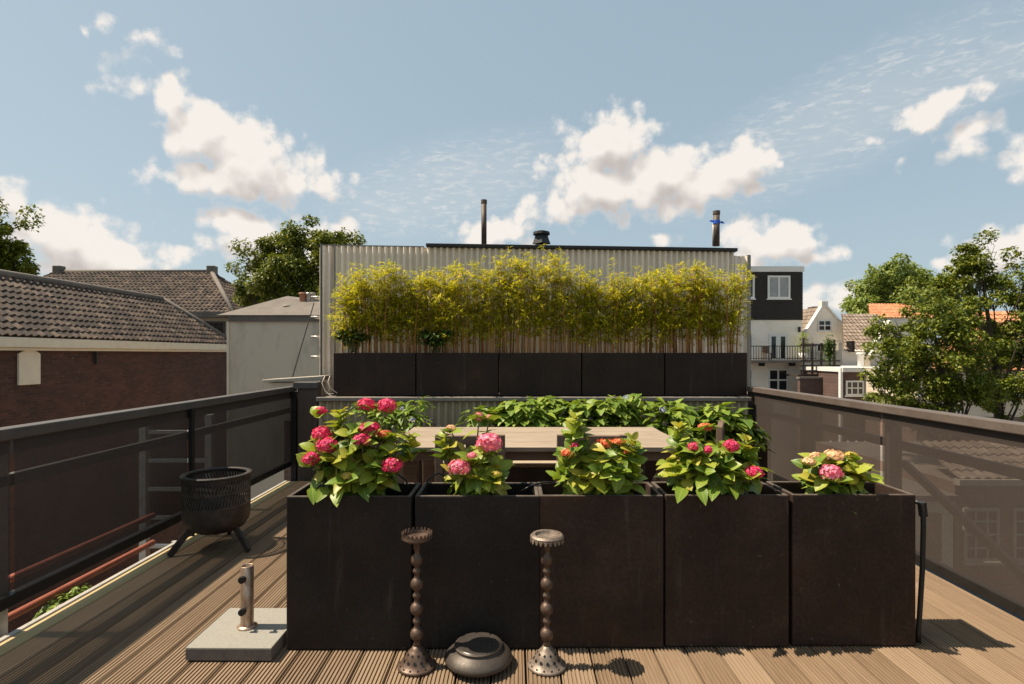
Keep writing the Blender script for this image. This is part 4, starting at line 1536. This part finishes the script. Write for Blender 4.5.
b.build('roof', M['felt'], t)
t = thing('roof_annex', 'low flat roofed annex with a dark window between the brick and grey buildings', 'building', (-12, 23, GROUND))
MB().box(-12.75, -10.6, 22.5, 26, GROUND, 2.80).build('wall', M['render_grey'], t)
MB().box(-13.1, -10.3, 22.2, 26.2, 2.802, 3.03).build('roof', M['felt'], t)
window(t, (-12.0, 22.5, 2.35), .95, .62, 2, 1, frame='post_wood', sill=False)
t = thing('chimney_pot', 'small cluster of terracotta and metal pots on the grey felt roof', 'chimney', W(306, 300, 15))
for px, r, m in ((303, .09, 'terracotta'), (309, .07, 'galv'), (313, .06, 'coping')):
    MB().lathe([(r, -.1), (r, .16), (r * 1.2, .17), (r * 1.2, .22), (r * .8, .22), (r * .8, .1)], W(px, 301, 15), 12).build('pot', M[m], t, smooth=True)
t = thing('roof_cowl', 'small pale vent cowl on the slope of the grey felt roof', 'vent', W(287, 309, 14.6))
MB().lathe([(.07, -.15), (.07, .05), (.11, .06), (.09, .1), (0, .11)], W(287, 309, 14.6), 12).build('cowl', M['coping'], t, smooth=True)

# white house with black timber top
D = 36.0
def X(px, d=None):
    return (px - CX) / F * (d or D)


def Z(py, d=None):
    return H + (CY - py) / F * (d or D)


t = thing('townhouse', 'white house with a black timber top storey and a balcony, right of the shed', 'house', (X(776), D, GROUND))
x0, x1 = X(735), X(802)
MB().box(x0, x1, D, D + 9, GROUND, Z(320)).build('wall', M['white_wall'], t)
b = MB()
zc, k = Z(320) + .004, 0
while zc < Z(272.5):
    h = min(.19, Z(272) - zc)
    b.box(x0, x1 + .03, D - .05 - (k % 2) * .006, D + 9, zc, zc + h - .025)
    zc += .19
    k += 1
b.box(x0 + .03, x1, D - .035, D + 8.9, Z(320) + .004, Z(272))
b.build('cladding', M['clad_black'], t)
MB().box(x0 - .1, x1 + .08, D - .14, D + 9.1, Z(272) + .004, Z(266.5)).build('roof_edge', M['white_frame'], t)
window(t, (X(778.3), D - .058, Z(287.3)), X(789.5) - X(767), Z(276) - Z(299), 2, 1, pane='blind', fr=.12, bar=.1)
window(t, (X(743), D - .058, Z(287.3)), 1.4, Z(276) - Z(299), 2, 1, fr=.12, bar=.1)
f = window(t, (X(778), D, Z(347.5)), X(787.5) - X(768.5), Z(334) - Z(361), 2, 1, fr=.16, bar=.3, sill=False)
f.name = 'french_door'
window(t, (X(778), D, Z(380)), X(788.5) - X(768), Z(369) - Z(392), 2, 2, fr=.12, bar=.1)
window(t, (X(746), D, Z(347)), .9, Z(334) - Z(361), 1, 1, fr=.12, sill=False)
window(t, (X(746), D, Z(380)), .9, Z(369) - Z(392), 1, 2, fr=.12)
MB().box(x0, X(806), D - 1.3, D - .004, Z(362.5), Z(360)).build('balcony_floor', M['felt'], t)
b = MB()
zt0, zt1 = Z(360), Z(346)
b.box(x0, X(806), D - 1.28, D - 1.24, zt1 - .05, zt1)
b.box(x0, X(806), D - 1.28, D - 1.24, zt0 + .1, zt0 + .14)
xx = x0
while xx < X(806):
    b.box(xx, xx + .025, D - 1.275, D - 1.25, zt0, zt1)
    xx += .16
b.build('balcony_rail', M['black_metal'], t)
MB().box(X(798), X(799.5), D - .15, D - .01, Z(332), Z(327)).build('wall_lamp', M['black_metal'], t)
for px in (760, 790):
    MB().box(X(px - 1.5), X(px + 1.5), D - .5, D - .005, Z(366), Z(362.6)).build('balcony_bracket', M['black_metal'], t)
t = thing('balcony_chair', 'small wooden chair on the balcony of the white house', 'chair', (X(762), D - .7, Z(360)))
c = t.location
b = MB()
MB().box(c.x - .22, c.x + .22, c.y - .2, c.y + .2, c.z + .42, c.z + .46).build('seat', M['chair_wood'], t)
MB().box(c.x - .22, c.x + .22, c.y + .17, c.y + .2, c.z + .462, c.z + .85).build('backrest', M['chair_wood'], t)
for sx in (-.2, .16):
    for sy in (-.18, .14):
        MB().box(c.x + sx, c.x + sx + .04, c.y + sy, c.y + sy + .04, c.z + .003, c.z + .418).build('leg', M['chair_wood'], t)
t = thing('potted_shrub', 'shrub in a white pot at the right end of the balcony', 'plant', (X(797), D - .8, Z(360)))
c = t.location
MB().lathe([(0, .003), (.2, .003), (.28, .45), (.24, .45), (.2, .38), (0, .38)], c, 16).build('pot', M['white_frame'], t, smooth=True)
b = MB()
for k in range(260):
    d = Vector((random.gauss(0, .16), random.gauss(0, .16), U(.4, 1.7)))
    b.sliver(c + d, Vector((U(-1, 1), U(-1, 1), U(-.3, .8))), Vector((0, 0, 1)), .2, .09)
b.build('foliage', M['bush_leaf'], t)


def gable_house(t, px0, px1, pyb, pxa, pya, d, depth, wallm, roofm, parapet=.12):
    """gable end towards us, roof slopes to either side"""
    xa, xb, xm = X(px0, d), X(px1, d), X(pxa, d)
    ze, zr_ = Z(pyb, d), Z(pya, d)
    b = MB()
    b.prism([(xa, d, GROUND), (xb, d, GROUND), (xb, d, ze), (xm, d, zr_), (xa, d, ze)], (0, .3, 0))
    b.box(xa + .02, xb - .02, d + .31, d + depth, GROUND, ze - .05)
    b.build('wall', wallm, t)
    b = MB()
    tile_roof(b, (xa, d + depth, ze - .06), (xa, d + .3, ze - .06), (xm - xa, 0, zr_ - ze - .06), tw=.26, tl=.36, amp=.03, step=.04, per=4)
    tile_roof(b, (xb, d + .3, ze - .06), (xb, d + depth, ze - .06), (xm - xb, 0, zr_ - ze - .06), tw=.26, tl=.36, amp=.03, step=.04, per=4)
    b.build('roof', roofm, t)
    b = MB()
    for (p, q) in (((xa - .05, ze), (xm, zr_ + .06)), ((xm, zr_ + .06), (xb + .05, ze))):
        b.bar((p[0], d + .12, p[1] + .05), (q[0], d + .12, q[1] + .05), .44, .12, (0, 0, 1))
    b.build('gable_coping', M['white_frame'], t)


t = thing('gable_house', 'white gabled house with a brown roof left of the brick chimney', 'house', (X(828, 40), 40, GROUND))
gable_house(t, 803.5, 853, 338, 824, 305, 40, 9, M['white_wall'], M['tiles_brown'])
MB().box(X(821, 40), X(827.5, 40), 39.9, 40.35, Z(307, 40), Z(301, 40)).build('gable_top', M['white_frame'], t, bevel=.02)
window(t, (X(824.5, 40), 40, Z(325.5, 40)), .95, .78, 2, 2, fr=.08, bar=.07)
window(t, (X(843, 40), 40, Z(348, 40)), .9, .95, 2, 1, fr=.09, bar=.09, pane='blind')
window(t, (X(821, 40), 40, Z(348, 40)), .7, .6, 2, 1, fr=.08, bar=.07)
MB().box(X(836, 40), X(844.5, 40), 43, 43.7, Z(345, 40), Z(311, 43)).build('chimney', M['brick_x'], t, bevel=.02)
MB().box(X(835, 40), X(840.5, 40), 42.95, 43.75, Z(311, 43) + .004, Z(306.5, 43)).build('chimney_cap', M['brick_x'], t, bevel=.02)

# roof seen side-on with a white gable at its right end
t = thing('side_roof_house', 'brown tiled roof ending in a sloping white gable, right of the brick chimney', 'house', (X(865, 37), 38, GROUND))
d = 37.0
xa, xb = X(843, d), X(889, d)
b = MB()
zE, zR = Z(350, d), Z(314, d + 3)
tile_roof(b, (xa, d, zE), (X(872, d), d, zE), (0, 3.2, zR - zE), 1.75, -2.5, tw=.26, tl=.36, amp=.03, step=.04, per=4)
b.build('roof', M['tiles_brown'], t)
b = MB()
b.prism([(xa, d + .1, GROUND), (X(872, d), d + .1, GROUND), (X(872, d), d + .1, zE - .05), (xa, d + .1, zE - .05)], (0, 6, 0))
b.build('wall', M['white_wall'], t)
b = MB()
b.prism([(X(866, d), d - .2, GROUND), (X(892, d), d - .2, GROUND), (X(892, d), d - .2, Z(324, d)), (X(888, d), d - .2, Z(322, d)), (X(866, d), d - .2, Z(362, d))], (0, .5, 0))
b.build('gable', M['white_wall'], t)
b = MB().bar((X(865, d), d, Z(362, d)), (X(888, d), d, Z(321, d)), .7, .14)
b.build('gable_coping', M['white_frame'], t)
MB().box(X(849, d), X(852, d), d - .3, d + .3, Z(352, d), Z(341, d)).build('dormer', M['black_metal'], t)

# brick annex with white fascia and windows
t = thing('brick_annex', 'low brown brick annex with a white fascia and white paned windows', 'building', (X(866, 31), 31, GROUND))
d = 31.0
MB().box(X(842.5, d), X(908, d), d, d + 4.5, GROUND, Z(372, d)).build('wall', M['brick_x'], t)
MB().box(X(841, d), X(909, d), d - .18, d + 4.6, Z(372, d) + .004, Z(367.5, d)).build('fascia', M['white_frame'], t)
window(t, (X(854.5, d), d, Z(388, d)), 1.0, .82, 3, 2, fr=.09, bar=.06)
window(t, (X(874, d), d, Z(388, d)), .8, .82, 2, 2, fr=.09, bar=.06)
window(t, (X(899, d), d, Z(430, d)), .62, 1.3, 2, 3, fr=.08, bar=.06)
MB().box(X(839.5, d), X(841.8, d), d - .1, d + .1, GROUND, Z(368, d)).build('downpipe', M['white_frame'], t)
for px, h in ((853, 1.0), (859, .7), (862, .85)):
    pass
t = thing('brick_wall', 'low brown garden wall below the dark timber balcony', 'wall', (X(820, 33), 33, GROUND))
MB().box(X(800, 33), X(839, 33), 33, 33.3, GROUND, Z(379, 33)).build('wall', M['brick_x'], t)
MB().box(X(799, 33), X(840, 33), 32.95, 33.35, Z(379, 33) + .003, Z(377, 33)).build('coping', M['felt'], t)

# dark timber balcony frame
t = thing('timber_balcony', 'dark timber balcony frame with a climbing plant before the white gabled house', 'balcony', (X(820, 34), 34, GROUND))
d = 33.5
for px, top in ((803, 338), (812, 343), (821, 343), (834, 340)):
    MB().box(X(px, d), X(px + 1.6, d), d, d + .1, Z(382, d), Z(top, d)).build('post', M['trellis'], t)
for py in (344, 360, 365, 370, 374):
    x1 = 840 if py > 350 else 836
    MB().box(X(800, d), X(x1, d), d - .06, d - .005, Z(py + 1.6, d), Z(py, d)).build('rail', M['trellis'], t)
MB().box(X(799, d), X(841, d), d + .11, d + 1.6, Z(377, d), Z(375, d)).build('floor', M['trellis'], t)
b = MB()
for k in range(420):
    c = W(829 + random.gauss(0, 2.4), 350 + random.gauss(0, 6), d - .15 + U(-.2, .2))
    b.sliver(c, Vector((U(-1, 1), U(-1, .3), U(-.6, .6))), Vector((0, -.4, 1)), .2, .11)
t = thing('climbing_plant', 'dark climbing plant on the timber balcony frame', 'plant', (X(829, d), d - .1, Z(375, d)))
MB().tube([(X(829, d), d - .1, Z(375, d)), (X(830, d), d - .12, Z(340, d))], .03, 6).build('stem', M['bark'], t)
b.build('foliage', M['dark_leaf'], t)
t = thing('roof_cowl', 'pair of white flue pots on the annex roof', 'chimney', W(864, 367, 33))
for px, py in ((861, 356), (866, 350)):
    MB().lathe([(.18, 0), (.18, .9), (.24, .92), (.24, 1.02), (.15, 1.02), (.15, .7)], W(px, 370, 33), 12).build('pot', M['white_frame'], t, smooth=True)
    break
MB().box(X(863, 33), X(868, 33), 32.8, 33.3, Z(368, 33), Z(355, 33)).build('stack', M['beige_wall'], t)

# beige house with orange roof behind the right trees
t = thing('beige_house', 'beige house with an orange tiled roof behind the big right trees', 'house', (X(980, 27), 27, GROUND))
d = 27.0
MB().box(X(916, d), X(1160, d), d, d + 8, Z(417, d) + .003, Z(371, d)).build('wall', M['beige_wall'], t)
MB().box(X(916, d), X(1160, d), d - .04, d + 8, GROUND, Z(417, d)).build('lower_wall', M['brick_red'], t)
b = MB()
tile_roof(b, (X(927, d), d - .2, Z(371, d)), (X(1160, d), d - .2, Z(371, d)), (0, 4, Z(312, d + 4) - Z(371, d)), 4.0, .5, tw=.26, tl=.36, amp=.03, step=.04, per=4)
b.build('roof', M['tiles_orange'], t)
MB().box(X(914, d), X(1161, d), d - .25, d - .004, Z(396.5, d), Z(393, d)).build('ledge', M['white_frame'], t)
for px in (981, 1007, 955, 1034):
    window(t, (X(px, d), d, Z(384, d)), .62, .9, 2, 2, fr=.07, bar=.05, sill=False, frame='brick_red')
MB().box(X(1004, d), X(1060, d), d + .6, d + 3, Z(371, d), Z(344, d)).build('dormer', M['white_wall'], t)
for px in (993,):
    MB().box(X(988.5, d), X(998.5, d), d - .12, d - .005, Z(393, d), Z(372, d)).build('pilaster', M['beige_wall'], t)
t = thing('orange_roof_house', 'distant orange roof showing above the brown tiled roof', 'house', (X(885, 52), 54, GROUND))
d = 52.0
MB().box(X(870, d), X(935, d), d, d + 6, GROUND, Z(318, d)).build('wall', M['white_wall'], t)
b = MB()
tile_roof(b, (X(868, d), d - .2, Z(318, d)), (X(938, d), d - .2, Z(318, d)), (0, 3.2, Z(304, d + 3) - Z(318, d)), 1.9, 1, tw=.3, tl=.4, amp=.03, step=.04, per=4)
b.build('roof', M['tiles_orange'], t)

# lower neighbour seen through the right screen
t = thing('rear_extension', 'brick rear extension with white sash windows seen through the right screen', 'building', (X(1000, 13), 13, GROUND))
d = 13.0
MB().box(X(955, d), X(1250, d), d, d + 6, GROUND, Z(482, d)).build('wall', M['brick_red'], t)
MB().box(X(953, d), X(1252, d), d - .2, d - .003, Z(484, d), Z(478, d)).build('gutter', M['coping'], t)
b = MB()
tile_roof(b, (X(953, d), d - .1, Z(479, d)), (X(1250, d), d - .1, Z(479, d)), (0, 1.6, .62), .3, .3, tw=.24, tl=.32, per=4)
b.build('roof', M['tiles_brown'], t)
window(t, (X(980, d), d, Z(534, d)), .82, 1.22, 3, 4, fr=.07, bar=.04, frame='coping')
window(t, (X(1029, d), d, Z(534, d)), .82, 1.22, 3, 4, fr=.07, bar=.04, frame='coping')
window(t, (X(1085, d), d, Z(534, d)), .82, 1.22, 3, 4, fr=.07, bar=.04, frame='coping')
t = thing('garden_shed', 'pale grey shed with a dark door left of the brick rear extension', 'shed', (X(928, 12), 12.5, GROUND))
d = 12.5
MB().box(X(893, d), X(953, d), d, d + 3, GROUND, Z(500, d)).build('wall', M['render_grey'], t)
MB().box(X(891, d), X(954, d), d - .15, d + 3.1, Z(500, d) + .003, Z(494, d)).build('roof', M['felt'], t)
MB().box(X(925, d), X(940, d), d - .05, d - .004, Z(560, d), Z(513, d)).build('door', M['brick_red'], t)
t = thing('flat_roof', 'ribbed pale glass roof beyond the right screen', 'roof', (X(925, 19), 19, GROUND))
d = 19.0
MB().box(X(880, d), X(960, d), d, d + 3, GROUND, Z(475, d)).build('wall', M['render_grey'], t)
b = MB()
b.prism([(X(878, d), d - .1, Z(475, d)), (X(962, d), d - .1, Z(475, d)), (X(962, d), d + 3, Z(458, d)), (X(878, d), d + 3, Z(458, d))], (0, 0, .06))
b.build('glazing', M['blind'], t)
b = MB()
for k in range(9):
    xx = X(880 + k * 10, d)
    b.bar((xx, d - .12, Z(475, d) + .09), (xx, d + 3, Z(458, d) + .09), .06, .06)
b.build('glazing_bar', M['white_frame'], t)


# ------------------------------------------------------------------ trees
def tree(label, name, base, clumps, leafm, trunk_r, leaf, dens, group, fork=.45, depth=1.0, seed=1, limbs=True):
    rd = random.Random(seed)
    g = rd.gauss
    u = rd.uniform
    base = Vector(base)
    t = thing(name, label, 'tree', base, group)
    tr, fo = MB(), MB()
    cz = max(c[0].z for c in clumps)
    ctr = sum((c[0] for c in clumps), Vector()) / len(clumps)
    hi = max(clumps, key=lambda c: c[0].z)
    top = hi[0].lerp(ctr, .15)
    pts, rs = [], []
    for k in range(9):
        s = k / 8
        q = base.lerp(top, s)
        q.x = base.x + (top.x - base.x) * s * s + u(-.06, .06)
        q.y = base.y + (top.y - base.y) * s * s
        pts.append(q)
        rs.append(trunk_r * (1 - s * .85))
    tr.tube(pts, rs, 9)
    for (c, rx, rz) in clumps:
        # limb from the trunk to the clump
        zs = base.z + (c.z - base.z) * u(.62, .8)
        k = min(range(9), key=lambda i: abs(pts[i].z - zs))
        p0 = pts[k]
        m1 = p0.lerp(c, .5) + Vector((u(-.2, .2), u(-.2, .2), -.12 * (c - p0).length))
        r0 = min(rs[k] * .5, trunk_r * .26)
        tr.tube([p0, m1, c + Vector((0, 0, -rz * .2))], [r0, r0 * .6, r0 * .25], 6, cap=False)
        for q in range(4):
            e = c + Vector((u(-.8, .8) * rx, u(-.8, .8) * rx, u(-.2, .6) * rz))
            tr.tube([m1.lerp(c, .6), e], [r0 * .32, r0 * .1], 5, cap=False)
        sub = [(Vector((g(0, .52) * rx, g(0, .52) * rx * depth, g(0, .5) * rz)), u(.25, .5)) for _ in range(13)]
        n = int(dens * 12 * (rx * rx + rx * rz * 2) / (leaf * leaf))
        for i in range(n):
            s, r = rd.choice(sub)
            d = Vector((g(0, 1), g(0, 1), g(0, 1))).normalized() * u(.5, 1.05) * r
            p = c + s + Vector((d.x * rx, d.y * rx, d.z * rz * 1.1))
            dr = Vector((d.x + u(-.7, .7), d.y + u(-.7, .7), u(-.7, .35)))
            l = leaf * u(.65, 1.2)
            fo.sliver(p, dr, Vector((u(-.5, .5), u(-.5, .5), 1)), l, l * u(.5, .7), .15, u(0, .3))
    tr.build('trunk', M['bark'], t, smooth=True)
    fo.build('crown', leafm, t)
    return t


def cl(d, lst, dy=1.2, seed=3):
    rd = random.Random(seed)
    out = []
    for px, py, rx, rz in lst:
        out.append((W(px, py, d + rd.uniform(-dy, dy)), rx * .9 / F * d, max(rz * 1.35, rx * .62) / F * d))
    return out


d = 17.0
tree('tall right hand tree with open layered branches, its top leaning left', 'tree', (X(1006, d), d, GROUND),
     cl(d, [(978, 255, 26, 12), (962, 268, 18, 9), (992, 282, 24, 10), (946, 284, 22, 9), (968, 302, 24, 10), (1012, 300, 20, 10), (1030, 270, 20, 12), (940, 308, 18, 9), (1000, 328, 30, 13),
            (1035, 345, 26, 20), (1012, 362, 24, 14), (1020, 388, 22, 12), (996, 345, 18, 9), (1045, 310, 24, 18), (998, 400, 18, 10), (1040, 385, 26, 22), (1024, 325, 16, 9)], 1.0, 5),
     M['tree_leaf'], .20, .115, 1.9, 'leafy trees beyond the right railing', seed=21)
d = 16.0
tree('bushy right hand tree with low spreading branches beside the brick annex', 'tree', (X(973, d), d, GROUND),
     cl(d, [(932, 322, 28, 10), (893, 328, 24, 10), (955, 340, 28, 12), (918, 345, 30, 12), (888, 355, 20, 12), (940, 365, 30, 12), (905, 374, 30, 12), (880, 384, 14, 11), (968, 372, 24, 12),
            (925, 396, 30, 12), (955, 400, 26, 11), (898, 400, 20, 9), (975, 392, 16, 10), (984, 352, 16, 9), (935, 412, 22, 8), (965, 326, 16, 8)], 1.0, 8),
     M['tree_leaf'], .19, .115, 1.9, 'leafy trees beyond the right railing', seed=22)
d = 60.0
tree('pale green round crowned tree in the distance behind the tiled roofs', 'tree', (X(895, d), d, GROUND),
     cl(d, [(868, 296, 22, 14), (885, 282, 24, 13), (905, 277, 24, 12), (925, 284, 20, 12), (900, 298, 34, 14), (858, 304, 14, 8), (935, 300, 24, 14), (880, 312, 30, 12), (950, 290, 20, 12)], 2.0, 9),
     M['tree_light'], .5, .42, 2.2, None, seed=23)
d = 26.0
tree('olive green tree with a full crown behind the grey rendered building', 'tree', (X(292, d), d, GROUND),
     cl(d, [(290, 244, 24, 12), (318, 240, 24, 10), (270, 256, 24, 12), (335, 252, 24, 14), (302, 262, 32, 14), (256, 274, 20, 10), (250, 290, 16, 8), (282, 280, 30, 14), (320, 276, 34, 18), (345, 250, 16, 12),
            (300, 295, 40, 14), (262, 298, 24, 8)], 1.5, 10),
     M['tree_olive'], .35, .18, 2.3, None, seed=24)
d = 27.0
tree('dark green tree at the left edge behind the brick building', 'tree', (X(-25, d), d, GROUND),
     cl(d, [(2, 234, 18, 11), (16, 252, 20, 10), (26, 270, 12, 7), (-15, 250, 24, 16), (8, 270, 26, 10), (-30, 230, 24, 20), (-40, 265, 30, 20), (-10, 225, 14, 10)], 1.2, 11),
     M['tree_leaf'], .35, .20, 2.0, None, seed=25)
